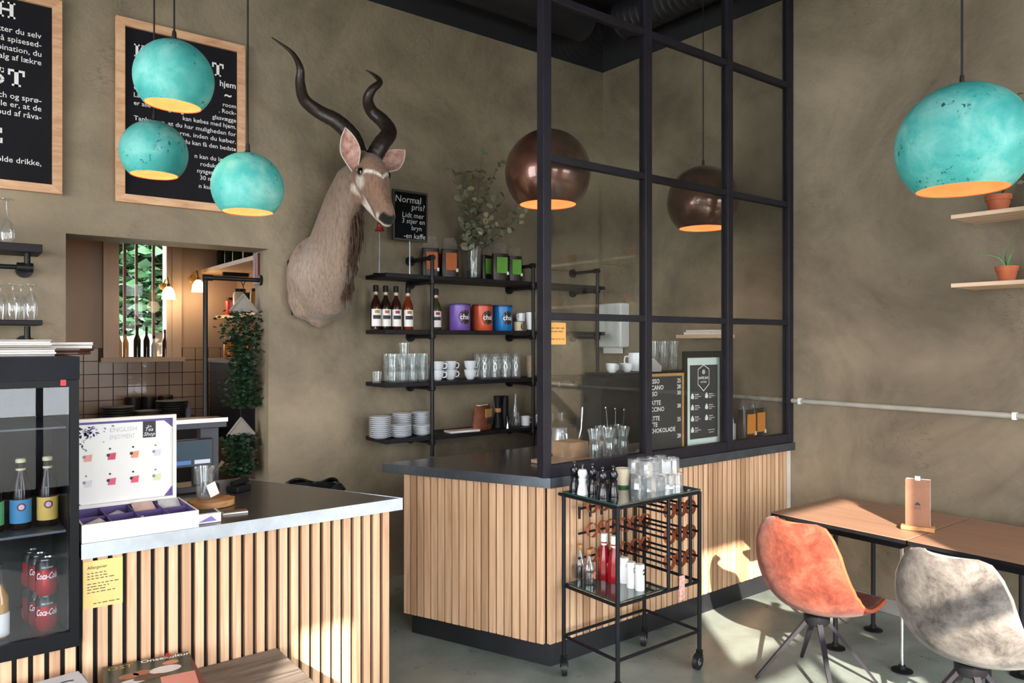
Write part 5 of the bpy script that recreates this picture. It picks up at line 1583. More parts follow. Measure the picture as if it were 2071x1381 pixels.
for i in range(4):
    for j in range(2):
        if i == 3 and j == 1:
            mb = MB(); scribble(mb, ix0 + .17, ix1 - .03, iz0 + .045, .004, -.004, .01); scribble(mb, ix0 + .18, ix1 - .04, iz0 + .03, .004, -.004, .01); mb.build('small_print', M_WHITE, b2, kind='stuff'); continue
        ax, az = ix0 + .022 + j * .135, iz1 - .205 - i * .068
        mb = MB(); mb.add([(ax + a, -.004, az + b) for a, b in ((-.012, 0), (.012, 0), (.015, .014), (.006, .03), (0, .036), (-.006, .03), (-.015, .014))], [list(range(7))])
        mb.build('drink_icon', M_WHITE, b2)
        mb = MB()
        scribble(mb, ax + .024, ax + .062, az + .022, .0055, -.004, .014); scribble(mb, ax + .024, ax + .08, az + .010, .004, -.004, .012); scribble(mb, ax + .024, ax + .05, az, .004, -.004, .012)
        mb.build('small_print', M_WHITE, b2, kind='stuff')
# coffee bags and a white carton at the right end of the counter
coffee_bag('coffee bag with an orange label behind the last pane, left one', (4.30, 3.0, CZ), R(2), .135, .31, '#e0892c', 'bright_orange_label', 'coffee bags behind the last pane', .08)
coffee_bag('coffee bag with an orange label behind the last pane, right one', (4.455, 3.03, CZ), R(2), .135, .31, '#e0892c', 'bright_orange_label', 'coffee bags behind the last pane', .08)
wc = thing('milk_carton', 'white gable-top carton beside the coffee bags behind the last pane', 'carton', (4.12, 3.02, CZ), R(20))
MB().prism([(-.035, 0), (.035, 0), (.035, .15), (.004, .20), (-.004, .20), (-.035, .15)], -.035, .035, Matrix.Rotation(R(90), 4, 'X')).build('box', M_PAPER, wc)
MB().bx(-.03, .03, -.006, .006, .2, .22).build('gable', M_PAPER, wc)
MB().bx(.05, .1, -.03, .03, 0, .13).build('side_box', plain('clear_grey_box', '#b8bcc0', .3), wc)
# left part of the counter: boxes, steel pitcher, carafes
cb2 = thing('cutting_board', 'pale wooden board on the counter behind the first pane', 'board', (2.82, 3.13, CZ))
MB().bx(-.2, .12, -.13, .1, 0, .02).build('board', wood('pale_board', '#a98d74', '#c7ab90', (3, 25, 25), .6, .02), cb2, bev=.004)
bx_ = thing('cardboard_box', 'brown cardboard box on the wooden board behind the first pane', 'box', (2.865, 3.17, CZ + .021), R(4))
MB().bx(-.075, .075, -.07, .07, 0, .085).build('carton', M_BROWNBOX, bx_)
MB().bx(-.075, .0, -.07, .07, .0855, .0875).build('flap', M_BROWNBOX, bx_)
MB().bx(.001, .075, -.07, .07, .0855, .0875).build('flap', M_BROWNBOX, bx_)
pt = thing('steel_pitcher', 'steel milk pitcher standing behind the cardboard box', 'pitcher', (2.965, 3.38, CZ), R(-100))
MB().lathe([(0, 0), (.055, 0), (.062, .01), (.045, .13), (.05, .16), (.048, .16), (0, .14)], 24).build('body', M_STEEL, pt)
handle(.05, .03, .13, .04, .006).build('handle', M_STEEL, pt)
for i, px in enumerate((1203, 1217, 1231, 1246, 1260)):
    p = aty(px, 930, 3.02 + .09 * (i % 2))
    glass(jug_me, p.x, p.y, CZ, 'tall clear glass near the first pane on the coffee counter, ' + ['first', 'second', 'third', 'fourth', 'fifth'][i] + ' from the left', 'tall glasses behind the first pane', name='tall_glass')
for i, px in enumerate((1228, 1240, 1251)):
    p = aty(px, 930, 3.12)
    sp = thing('bar_spoon', 'long steel spoon standing in a tall glass behind the first pane, ' + ['left', 'middle', 'right'][i], 'spoon', (p.x, p.y - .02, CZ + .03), 0, 'spoons in the tall glasses')
    tip = Vector((.03 * (i - 1) + .01, .01, .26 - .01 * i))
    MB().tube([(0, 0, 0), tip], .0025, 6).build('handle', M_CHROME, sp)
    MB().lathe([(0, -.012), (.008, -.005), (.009, .004), (0, .014)], 10, T(tip), sy=.5).build('bowl', M_CHROME, sp)
cl = thing('blue_cloth', 'pale blue cloth lying on the counter beside the tall glasses', 'cloth', (3.30, 3.04, CZ))
MB().grid(lambda u, v: ((u - .5) * .16, (v - .5) * .12, .004 + .03 * math.exp(-((u - .4) ** 2 + (v - .5) ** 2) * 9) * (1 + .4 * math.sin(u * 14))), 14, 10).build('cloth', plain('pale_blue_cloth', '#8fa9c0', .9), cl)
# sticky note on the first pane
sn = thing('sticky_note', 'orange paper note stuck on the first glass pane', 'note', (2.468, GY - .006, 1.69))
MB().bx(-.056, .056, -.0015, 0, -.055, .055).build('sheet', plain('orange_paper', '#e0a85c', .8), sn)
mb = MB()
for z in (.025, .008, -.03):
    scribble(mb, -.045, .045, z, .005, -.0022, .02)
mb.build('handwriting', plain('brown_ink', '#8a5a2c', .7), sn, kind='stuff')
# paper dispenser and small book shelf on the right wall
dp = thing('towel_dispenser', 'white paper towel dispenser on the wall behind the first pane', 'dispenser', (XR - .003, 4.45, 1.60))
MB().bx(-.11, 0, -.14, .14, 0, .37).build('cover', M_ENAMEL, dp, bev=.012)
MB().bx(-.112, -.109, -.01, .02, .24, .28).build('window_slot', plain('grey_slot', '#8d9298', .4), dp)
MB().bx(-.09, -.02, -.08, .08, -.05, -.002).build('paper_sheet', M_PAPER, dp)
bs = thing('wall_shelf', 'small pale wall shelf seen behind the second and third pane', 'shelf', (XR - .003, 3.455, 1.70))
MB().bx(-.22, 0, -.18, .18, -.025, 0).build('shelf_board', M_SHELFPINE, bs)
for i, (y0, y1, h, c, lb) in enumerate(((-.14, .12, .018, '#e8e2da', 'white book at the bottom of the pile on the small wall shelf'), (-.12, .10, .016, '#e0b49a', 'peach book on top of the pile on the small wall shelf'))):
    t = thing('book', lb, 'book', (XR - .12, 3.455, 1.7005 + .0185 * i))
    MB().bx(-.09, .09, y0, y1, 0, .002).build('cover', plain('book_%d' % i, c, .5), t)
    MB().bx(-.088, .09, y0 + .002, y1 - .002, .002, h - .002).build('pages', M_PAPER, t)
    MB().bx(-.09, .09, y0, y1, h - .002, h).build('cover', MATS['book_%d' % i], t)

# ---------------------------------------------------------------- trolley
TX0, TX1, TY0, TY1, TZ = 2.45, 3.035, 2.39, 2.76, .90
tl = thing('bar_trolley', 'black metal bar trolley on casters with green glass shelves', 'trolley', (0, 0, 0))
for x in (TX0, TX1):
    for y in (TY0, TY1):
        MB().tube([(x, y, .095), (x, y, TZ - .008)], .0105, 10).build('leg', M_BLACK, tl)
        c = MB().bx(x - .012, x + .012, y - .012, y + .012, .07, .095).build('caster', M_BLACK, tl)
        rzc = (x * 7 + y * 5) % 1.5
        d = Vector((math.cos(rzc), math.sin(rzc), 0))
        n = Vector((-d.y, d.x, 0))
        cc = Vector((x, y, .042)) - d * .018
        mb = MB()
        for s in (-1, 1):
            mb.tube([Vector((x, y, .075)) + n * (.016 * s), cc + n * (.016 * s)], .005, 6)
        mb.build('fork', M_BLACK, c)
        MB().tube([cc - n * .011, cc + n * .011], .0415, 20).build('wheel', plain('black_rubber', '#141416', .5), c)
        MB().tube([cc - n * .0125, cc + n * .0125], .018, 12).build('hub', M_STEEL, c)
def bar(p, q, r=.008, nm='rail'):
    MB().tube([p, q], r, 8).build(nm, M_BLACK, tl)
for z in (TZ - .012, .19):
    bar((TX0, TY0, z), (TX1, TY0, z)); bar((TX0, TY1, z), (TX1, TY1, z))
    bar((TX0, TY0, z), (TX0, TY1, z)); bar((TX1, TY0, z), (TX1, TY1, z))
bar((TX0, TY1, TZ - .012), (TX0 - .0, 2.795, TZ - .012), .008, 'push_handle')
MB().bx(TX0 - .005, TX1 + .005, TY0 - .005, TY1 + .005, TZ - .004, TZ + .006).build('glass_top', M_TABLEGLASS, tl, bev=.002)
XM = 2.80
MB().bx(TX0 + .012, XM, TY0 + .012, TY1 - .012, .445, .453).build('glass_shelf', M_TABLEGLASS, tl, bev=.002)
for y in (TY0, TY1):
    bar((TX0, y, .44), (TX1, y, .44))
for x in (TX0, XM, TX1):
    bar((x, TY0, .44), (x, TY1, .44))
for x in (XM, 2.885, 2.965):
    for y in (TY0, TY1):
        bar((x, y, .44), (x, y, TZ - .012), .009, 'upright')
LP = MB()
def loop(mb, c, r, w):
    n = 18
    for k in range(n):
        a0, a1 = 2 * pi * k / n, 2 * pi * (k + 1) / n
        for s in (0,):
            p = [(c[0] + r * math.cos(a), c[1] + dy, c[2] + r * 1.08 * math.sin(a)) for a in (a0, a1) for dy in (-w / 2, w / 2)]
            mb.add(p, [(0, 1, 3, 2)])
for j in range(3):
    z = .815 - j * .125
    for x in (XM, 2.885, 2.965, TX1):
        bar((x, TY0, z), (x, TY1, z), .006, 'cross_bar')
    for i, x in enumerate((2.8425, 2.925, 3.0)):
        for y in (TY0 + .03, TY1 - .04):
            mb = MB(); loop(mb, (x, y, z), .034, .022); mb.build('leather_loop', M_LEATHER, tl)
    for x in (2.555, 2.63, 2.71):
        if j < 3:
            bar((x, TY1, z), (x, TY1, z - .06), .007, 'upright') if j == 0 else None
    bar((2.55, TY1, z - .01), (XM, TY1, z - .01), .006, 'cross_bar')
    for i, x in enumerate((2.63, 2.71, 2.765)):
        mb = MB(); loop(mb, (x, TY1 - .015, z), .034, .022); mb.build('leather_loop', M_LEATHER, tl)
# hanging red and white tag
rt_g = MB().bx(-.02, .02, -.0015, .0015, -.06, .06).build('paper_tag', plain('pink_printed_tag', '#dba29a', .7, var=.5, vscale=60), tl, (2.885, TY0 - .012, .44)) 
# pepper mills
def mill(label, p, mat, s=1.0):
    t = thing('pepper_mill', label, 'pepper mill', (p[0], p[1], TZ + .0065), 0, 'pepper mills on the trolley')
    MB().lathe([(0, 0), (.026, 0), (.027, .006), (.023, .03), (.017, .06), (.021, .075), (.016, .082), (0, .082)], 20, Matrix.Scale(s, 4)).build('body', mat, t)
    MB().lathe([(.016, .083), (.022, .095), (.024, .108), (.018, .122), (0, .127)], 20, Matrix.Scale(s, 4)).build('head', mat, t)
    MB().lathe([(0, .126), (.004, .128), (.004, .136), (.008, .141), (.005, .148), (0, .149)], 12, Matrix.Scale(s, 4)).build('knob', M_CHROME, t)
M_MILLB = plain('black_lacquer', '#14141c', .2, spec=.6)
for px, py, lb, m in ((1162, 993, 'black pepper mill, first from the left on the trolley', M_MILLB), (1178, 1000, 'white pepper mill among the black ones on the trolley', M_ENAMEL), (1198, 998, 'black pepper mill right of the white one on the trolley', M_MILLB), (1219, 1007, 'black pepper mill, front middle on the trolley', M_MILLB), (1240, 1004, 'black pepper mill beside the cream paper cup on the trolley', M_MILLB)):
    p = atz(px, py, TZ + .006)
    mill(lb, (p.x, p.y), m)
p = atz(1262, 984, TZ + .006)
pc = thing('paper_cup', 'cream paper cup on the trolley between the mills and the glasses', 'cup', (p.x - .008, p.y, TZ + .0065))
MB().lathe([(0, .004), (.026, .003), (.028, 0), (.037, .092), (.039, .094), (.037, .096), (.035, .092), (.026, .01), (0, .01)], 24).build('body', plain('cream_paper', '#ddd0b4', .7), pc)
MB().lathe([(.0285, .0), (.0295, .012)], 24).build('green_band', M_GREENLEAF, pc)
for k, n in enumerate((4, 4)):
    for j in range(2):
        for i in range(n):
            x, y = 2.792 + i * .0685 + k * .01, 2.505 + j * .085 + k * .03
            glass(g_facet, x, y, TZ + .0065 + k * .073 + .072, '%s upside-down tumbler on the trolley, %s row, %s from left' % (('lower', 'upper')[k], ('front', 'rear')[j], ORD[i]), 'tumblers on the trolley', flip=True, rz=i * .3, name='tumbler')
for i in range(3):
    glass(g_facet, 2.80 + i * .075, 2.69, TZ + .0065 + .072, 'tumbler upside down in the back row of the trolley top, %s from the left' % ORD[i], 'tumblers at the back of the trolley', flip=True, rz=i * .4, name='tumbler')
# lower shelf
M_KETCH = plain('ketchup_red', '#8f1620', .15, spec=.6)
ZL = .4535
for px, py, lb, tall in ((1203, 1160, 'tall ketchup bottle with a white cap, rear one on the lower trolley shelf', 1), (1216, 1172, 'ketchup bottle with a white shield label, front one on the lower trolley shelf', 0)):
    p = atz(px, py, ZL)
    t = thing('ketchup_bottle', lb, 'bottle', (p.x + (-.015 if tall else .03), min(p.y + .03, 2.685) if tall else p.y - .06, ZL), R(20), 'ketchup bottles on the trolley')
    MB().lathe([(0, 0), (.033, 0), (.035, .008), (.034, .07), (.026, .12), (.014, .175), (.013, .19)], 10).build('body', M_KETCH, t, ang=20)
    MB().lathe([(.0175, .188), (.0175, .205), (.0165, .206), (.0165, .228), (0, .229)], 16).build('cap', M_ENAMEL, t)
    MB().lathe([(.0148, .16), (.0145, .18)], 16).build('neck_label', M_PAPER, t)
    r = .0352
    MB().add([(r * math.sin(a), -r * math.cos(a), z_) for z_, hw in ((.02, 22), (.035, 40), (.085, 40)) for a in [R(-hw + 2 * hw * q / 8) for q in range(9)]], [(m * 9 + q, m * 9 + q + 1, (m + 1) * 9 + q + 1, (m + 1) * 9 + q) for m in range(2) for q in range(8)]).build('shield_label', M_PAPER, t)
for i, (px, py, lb) in enumerate(((1160, 1168, 'corked oil bottle, left one on the lower trolley shelf'), (1178, 1180, 'corked oil bottle with a round red label, right one on the lower trolley shelf'))):
    p = atz(px, py, ZL)
    t = thing('oil_bottle', lb, 'bottle', (p.x + .03, p.y - .015, ZL), R(25), 'corked bottles on the trolley')
    MB().lathe([(0, 0), (.03, 0), (.032, .006), (.033, .07), (.024, .1), (.011, .125), (.011, .15)], 20).build('body', M_BOTTLECLEAR, t)
    MB().lathe([(0, .003), (.03, .003), (.031, .06), (0, .06)], 18).build('oil', plain('dark_balsamic', '#22130c', .2), t)
    MB().lathe([(.0105, .146), (.014, .15), (.014, .168), (0, .169)], 14).build('cork', M_LOGWOOD, t)
    mb = MB(); r = .0336
    mb.add([(r * math.sin(q * math.cos(a) / r), -r * math.cos(q * math.cos(a) / r), .045 + q * math.sin(a)) for q in (.02, .012, .001) for a in [2 * pi * k / 18 for k in range(18)]], [(m * 18 + k, m * 18 + (k + 1) % 18, (m + 1) * 18 + (k + 1) % 18, (m + 1) * 18 + k) for m in range(2) for k in range(18)])
    mb.build('round_label', plain('salmon_label', '#c9705a', .6), t)
for i, (px, py) in enumerate(((1262, 1178), (1277, 1188), (1294, 1193))):
    p = atz(px, py, ZL)
    t = thing('shaker_tube', 'white tube with a black dot on the lower trolley shelf, ' + ['left', 'middle', 'right'][i], 'shaker', (p.x, min(p.y, 2.6), ZL), R(15), 'white tubes on the trolley')
    MB().lathe([(0, 0), (.022, 0), (.023, .004), (.023, .118), (.02, .125), (0, .126)], 20).build('body', M_ENAMEL, t)
    mb = MB(); r = .0233
    mb.add([(r * math.sin(q * math.cos(a) / r), -r * math.cos(q * math.cos(a) / r), .09 + q * math.sin(a)) for q in (.015, .001) for a in [2 * pi * k / 16 for k in range(16)]], [(k, (k + 1) % 16, 16 + (k + 1) % 16, 16 + k) for k in range(16)])
    d_ = mb.build('black_dot', M_BLACK, t)

# ---------------------------------------------------------------- tables and chairs
def table(label, y0, y1):
    x0, x1, z = 3.66, 4.385, .70
    t = thing('cafe_table', label, 'table', (x0, y0, 0))
    w, d = x1 - x0, y1 - y0
    MB().bx(0, w, 0, d, z - .004, z).build('tabletop', M_TABLETOP, t, bev=.001)
    MB().bx(.001, w - .001, .001, d - .001, z - .022, z - .0041).build('edge_panel', M_BLACK, t)
    for a in ((.06, w - .06, .05, .085), (.06, w - .06, d - .085, d - .05)):
        MB().bx(a[0], a[1], a[2], a[3], z - .065, z - .0225).build('frame_rail', M_BLACK, t)
    for x in (.06, w - .095):
        MB().bx(x, x + .035, .086, d - .086, z - .065, z - .0225).build('frame_rail', M_BLACK, t)
    MB().bx(-.055, .06, d * .70, d * .86, z - .06, z - .045).build('flap_stay', M_TILL, t)
    for x, y in ((.155, d * .6), (w - .16, d * .6), (.155, d * .12)):
        lg = MB().tube([(x, y, .014), (x, y, z - .0655)], .0125 if y > .2 else .009, 12).build('leg', M_FRAMEBLK if y > .2 else M_CHROME, t)
        MB().lathe([(0, .001), (.05, .001), (.05, .006), (.018, .013), (.016, .03), (0, .03)], 20, T((x, y, 0))).build('foot_plate', M_BLACK, lg)
    return t
table('copper brown cafe table holding the menu, next to the counter', 1.664, 2.392)
table('copper brown cafe table behind the grey chair', .928, 1.656)

def chair(label, loc, rz, mat, welt):
    t = thing('shell_chair', label, 'chair', loc, rz)
    P = [(-.262, .812, .10), (-.266, .797, .145), (-.264, .745, .183), (-.258, .68, .210), (-.247, .60, .222), (-.225, .515, .231), (-.182, .43, .236),
         (-.115, .378, .238), (-.03, .354, .237), (.06, .354, .236), (.14, .374, .233), (.195, .396, .230), (.222, .402, .218), (.234, .398, .192)]
    n = len(P)
    def shape(u, v):
        f = v * (n - 1); i = min(int(f), n - 2); q = f - i
        x = P[i][0] * (1 - q) + P[i + 1][0] * q
        z = P[i][1] * (1 - q) + P[i + 1][1] * q
        hw = P[i][2] * (1 - q) + P[i + 1][2] * q
        a = (u - .5) * 2
        s_ = min(1, max(0, (v - .30) / .40)); s_ = s_ * s_ * (3 - 2 * s_)     # 0 on the back, 1 on the seat
        lift = abs(a) ** 2.4
        mid = math.exp(-((v - .5) / .16) ** 2)
        front = min(1, max(0, (1 - v) / .3))
        x2 = x + lift * (.085 * (1 - s_) + .045 * mid)
        z2 = z + lift * (.03 * s_ * front + .055 * mid) - (.012 * lift * (1 - v / .12) if v < .12 else 0)
        return (x2, a * hw, z2)
    NU, NV = 16, 26
    o = MB().grid(shape, NU, NV).build('shell', mat, t, ang=180)
    md = o.modifiers.new('thick', 'SOLIDIFY'); md.thickness = .03; md.offset = 0
    md = o.modifiers.new('sub', 'SUBSURF'); md.levels = 2; md.render_levels = 2
    rim = [shape(0, v / NV) for v in range(NV + 1)] + [shape(u / NU, 1) for u in range(1, NU)] + [shape(1, v / NV) for v in range(NV, -1, -1)] + [shape(u / NU, 0) for u in range(NU - 1, 0, -1)]
    MB().tube(rim, .010, 8, closed=True).build('piping', welt, t, ang=80)
    MB().lathe([(0, .285), (.05, .285), (.06, .30), (.06, .337), (0, .337)], 18).build('hub', M_BLACK, t)
    for a in (45, 135, 225, 315):
        d = Vector((math.cos(R(a)), math.sin(R(a)), 0))
        s = Vector((-d.y, d.x, 0))
        mb = MB()
        for p0, p1, w in ((d * .04 + Vector((0, 0, .31)), d * .285 + Vector((0, 0, .004)), .016),):
            vs = []
            for p, ww, hh in ((p0, .022, .012), (p1, .012, .008)):
                for a_, b_ in ((-1, -1), (1, -1), (1, 1), (-1, 1)):
                    vs.append(tuple(p + s * (ww * a_) * .6 + (Vector((0, 0, 1)) * .55 + d * .5) * (hh * b_)))
            mb.add(vs, [(0, 1, 2, 3), (7, 6, 5, 4), (0, 4, 5, 1), (1, 5, 6, 2), (2, 6, 7, 3), (3, 7, 4, 0)])
        mb.build('leg', M_FRAMEBLK, t)
    return t
chair('rust orange velvet shell chair on black splayed legs at the first table', (3.36, 1.945, .0), R(0), M_VELVET_O, plain('rust_welt', '#a8502f', .8))
chair('grey velvet shell chair on black splayed legs at the second table', (3.345, 1.262, .0), R(-2), M_VELVET_G, plain('grey_welt', '#a8a19a', .8))
# menu holder
p = atz(1856, 1072, .70)
mh = thing('menu_holder', 'wooden block holding a brown menu card on the first table', 'menu holder', (p.x, p.y, .701), R(-70))
MB().bx(-.075, .075, -.03, .03, 0, .022).build('block', M_LOGWOOD, mh, bev=.003)
o = MB().bx(-.055, .055, -.004, .004, .02, .255).build('menu_card', plain('brown_menu_board', '#8f6248', .6, var=.15, vscale=12), mh)
MB().bx(-.05, .056, .0045, .009, .021, .258).build('paper_sheets', M_PAPER, mh)
mb = MB(); mb.add([(x, -.0045, z) for x, z in ((-.012, .125), (.012, .125), (.012, .131), (0, .142), (-.012, .131))], [(0, 1, 2, 3, 4)]); mb.build('emblem', M_INK, o)
letter(o, M_INK, 'menu', 0, .108, .014, -.0046, align='C')
MB().bx(-.012, .012, -.008, .012, .25, .272).build('clip', M_CHROME, mh)
MB().tube([(.05, .035, .012), (.07, .05, .012), (.065, .065, .03)], .004, 6).build('key_ring', plain('brass', '#b08d4f', .3, .8), mh)

# ---------------------------------------------------------------- right wall shelves with pots
for z, lb in ((2.322, 'pale wooden wall shelf at the right, behind the big teal lamp'), (1.958, 'pale wooden wall shelf at the right holding the aloe')):
    t = thing('wall_shelf', lb, 'shelf', (XR - .003, 0, z))
    MB().bx(-.31, 0, .35, 1.70, -.022, 0).build('shelf_board', M_SHELFPINE, t, bev=.002)
    for y in (.6, 1.25):
        MB().bx(-.24, 0, y - .012, y + .012, -.034, -.0225).build('bracket', M_BLACK, t)
py_ = atx(2066, 560, XR - .33).y
pl = thing('shelf_pole', 'black vertical pole in front of the right wall shelves', 'pole', (XR - .33, py_ - .03, 1.66))
MB().tube([(0, 0, 0), (0, 0, 1.25)], .014, 12).build('pipe', M_PIPE, pl)
for z in (.28, .645):
    MB().tube([(0, 0, z), (.325, 0, z)], .009, 8).build('bracket', M_PIPE, pl)
MB().lathe([(0, -.012), (.02, -.008), (.02, .01), (0, .012)], 14).build('end_cap', M_PIPE, pl)
def pot(mb_s, t, s):
    MB().lathe([(0, 0), (.036, 0), (.05, .062), (.055, .062), (.057, .088), (.051, .088), (.047, .06), (0, .06)], 24, Matrix.Scale(s, 4)).build('pot', M_TERRA, t)
    MB().lathe([(0, .074), (.048, .074)], 18, Matrix.Scale(s, 4)).build('soil', plain('potting_soil', '#33261d', .95), t)
def blade(t, pts, w, mat):
    pp = spline(pts, 5)
    n = len(pp)
    MB().tube(pp, [w * (1 - (i / (n - 1)) ** 1.6 * .93) for i in range(n)], 6, flat=.45).build('leaf', mat, t)
M_ALOE = plain('aloe_green', '#5f8a55', .5, var=.3, vscale=40)
p = atx(2034, 560, XR - .13)
al = thing('potted_aloe', 'small aloe in a terracotta pot on the lower right wall shelf', 'potted plant', (XR - .15, p.y - .012, 1.959))
pot(None, al, .95)
for a in ([(0, 0, .07), (-.01, .03, .13), (-.03, .10, .155), (-.04, .15, .165)], [(0, 0, .07), (0, .01, .14), (.0, -.02, .22)], [(0, 0, .07), (-.01, -.02, .13), (-.02, -.05, .19)], [(0, 0, .07), (.02, .0, .12), (.03, -.01, .15)]):
    blade(al, a, .011, M_ALOE)
p = atx(2018, 418, XR - .13)
fp = thing('potted_plant', 'leafy plant in a terracotta pot on the upper right wall shelf', 'potted plant', (XR - .15, p.y - .01, 2.323))
pot(None, fp, 1.1)
rq = random.Random(4)
for k in range(16):
    a = rq.uniform(0, 6.28)
    L = rq.uniform(.25, .62)
    e = Vector((math.cos(a) * .10 * L * 2, -.05 - abs(math.sin(a)) * .22 * L * 2, L))
    st_ = MB().tube([(0, 0, .07), e * .5 + Vector((0, 0, .06)), e], .002, 5).build('stem', M_GREENLEAF, fp)
    for q in range(7):
        u = .4 + .6 * q / 6
        o = link('leaf', leaf_me, st_, e * u + Vector((rq.uniform(-.02, .02), rq.uniform(-.02, .02), .05 * (1 - u))))
        o.rotation_euler = (rq.uniform(-1, 1), rq.uniform(-1, 1), rq.uniform(0, 6))
        o.data = leaf_me
# pots further along the shelves, seen only in the reflections of the glass
for k, (y, z, lb) in enumerate(((.95, 1.959, 'cactus in a terracotta pot further along the lower right shelf'), (.62, 1.959, 'cactus in a terracotta pot at the far end of the lower right shelf'), (.80, 2.323, 'terracotta pot further along the upper right shelf'))):
    t = thing('potted_cactus', lb, 'potted plant', (XR - .15, y, z))
    pot(None, t, 1.0)
    if k < 2:
        MB().lathe([(0, .07), (.022, .075), (.026, .11), (.018, .15), (0, .165)], 12).build('cactus', M_ALOE, t)

# ---------------------------------------------------------------- kitchen things seen through the doorway
rl_ = thing('pipe_rail', 'black iron pipe rail turning down in the kitchen doorway', 'rail', (0, 4.76, 0))
MB().tube([(DX1 - .003, 0, 2.043), (1.31, 0, 2.043), (1.295, 0, 2.035), (1.288, 0, 2.02), (1.288, 0, .001)], .014, 10).build('pipe', M_PIPE, rl_)
MB().tube([(DX1 - .018, 0, 2.043), (DX1 - .002, 0, 2.043)], .034, 16).build('flange', M_PIPE, rl_)
MB().tube([(1.275, 0, 2.043), (1.33, 0, 2.043)], .019, 12).build('elbow', M_PIPE, rl_)
MB().tube([(1.40, 0, 1.13), (1.288, 0, 1.13)], .008, 8).build('cross_pipe', M_CHROME, rl_)
def ivy(label, x, z, n, hgt, wid, seed, hooked):
    t = thing('hanging_ivy', label, 'plant', (x, 4.76, z))
    if hooked:
        MB().tube([(0, 0, .005), (.012, 0, .03), (0, 0, .045), (-.012, 0, .03), (0, 0, 0), (.004, 0, -.06)], .003, 6).build('hook', M_BLACK, t)
    mb = MB()
    mb.prism([(-.085, -.155), (.085, -.165), (.005, -.05)], -.006, .006, Matrix.Rotation(R(90), 4, 'X'))
    mb.build('canvas_holder', plain('cream_canvas', '#8d867c', .9), t)
    for s in (-1, 1):
        MB().tube([(0, -.008, -.05), (s * .088, -.01, -.16)], .006, 6).build('strap', MATS['cream_canvas'], t)
    rr = random.Random(seed)
    m2 = MB()
    for _ in range(n):
        u = rr.random() ** .8
        w = wid * (1 - .3 * u) * (.75 + .25 * math.sin(u * 9))
        c = Vector((rr.gauss(0, w * .45), rr.gauss(0, .035), -.15 - hgt * u))
        c.x = max(-.15, min(.10, c.x)); c.y = max(-.10, min(.09, c.y))
        s = rr.uniform(.024, .044)
        M = T(c) @ Matrix.Rotation(rr.uniform(0, 6.3), 4, 'Z') @ Matrix.Rotation(rr.uniform(-1.3, 1.3), 4, 'X')
        m2.add([(0, 0, 0), (s * .5, s * .35, .1 * s), (s, 0, 0), (s * .5, -s * .35, .1 * s)], [(0, 1, 2, 3)], M)
    m2.build('foliage', M_DARKLEAF, t, kind='stuff')
    return t
ivy('dark trailing ivy hung from the pipe rail in a cream canvas holder', 1.517, 2.0, 1500, .62, .17, 1, True)
ivy('lower dark ivy in a cream canvas holder in the doorway, under the first one', 1.50, 1.22, 800, .26, .16, 2, True)
# tulip wall lamps
for k, (px, py, Y) in enumerate(((341, 592, 6.22), (401, 578, 6.22))):
    p = aty(px, py, Y)
    t = thing('tulip_lamp', ['lit frosted tulip lamp in front of the kitchen window', 'lit frosted tulip lamp right of the kitchen window beside the pipe'][k], 'lamp', (p.x, p.y, p.z))
    MB().lathe([(.012, .05), (.03, .035), (.045, .0), (.048, -.035), (.053, -.05)], 20).build('glass_shade', emit('tulip_glow_%d' % k, '#ffcf8a', 4.0), t)
    MB().lathe([(0, .075), (.014, .07), (.017, .048), (.012, .045)], 14).build('holder', plain('brass', '#b08d4f', .3, .8), t)
    MB().tube([(0, 0, .07), (0, .04, .12), (0, .12, .11), (0, KY - p.y - .001, .06)], .006, 8).build('arm', MATS['brass'], t)
    MB().lathe([(0, 0), (.03, 0), (.03, .008), (0, .01)], 16, T((0, KY - p.y - .0005, .06)) @ Matrix.Rotation(R(90), 4, 'X')).build('wall_plate', MATS['brass'], t)
    ld = bpy.data.lights.new('tulip_light', 'POINT'); ld.energy = 1.6; ld.color = (1, .75, .45); ld.shadow_soft_size = .05
    lo = bpy.data.objects.new('tulip_light', ld); COL.objects.link(lo); lo.parent = t; lo.location = (0, -.02, -.09)
# bottles on the sill
def sill_bottle(label, px, h, col, r=.026, nm='x'):
    p = aty(px, 723, KY + .03)
    t = thing('bottle', label, 'bottle', (p.x, KY + .025, KW[2] + .001), 0, 'bottles on the kitchen window sill')
    MB().lathe([(0, 0), (r, 0), (r, h * .55), (r * .42, h * .72), (r * .38, h * .9)], 16).build('body', plain(nm, col, .1, spec=.6), t)
    MB().lathe([(r * .45, h * .86), (r * .45, h), (0, h)], 12).build('cap', M_BLACK, t)
for a in (('clear bottle with amber oil, first on the kitchen sill', 240, .21, '#9a8a5a', .024, 'pale_oil'), ('amber bottle, second on the kitchen sill', 254, .21, '#b98a4c', .022, 'amber_bottle'), ('tall dark green bottle, third on the kitchen sill', 277, .25, '#1d2412', .027, 'dark_green_bottle'),
          ('dark brown bottle, fourth on the kitchen sill', 296, .24, '#1a0f0c', .024, 'dark_brown_bottle'), ('clear bottle, fifth on the kitchen sill', 311, .17, '#9aa3a0', .022, 'grey_bottle'), ('dark bottle with an amber label, last on the kitchen sill', 334, .22, '#3a2412', .027, 'label_bottle')):
    sill_bottle(*a)
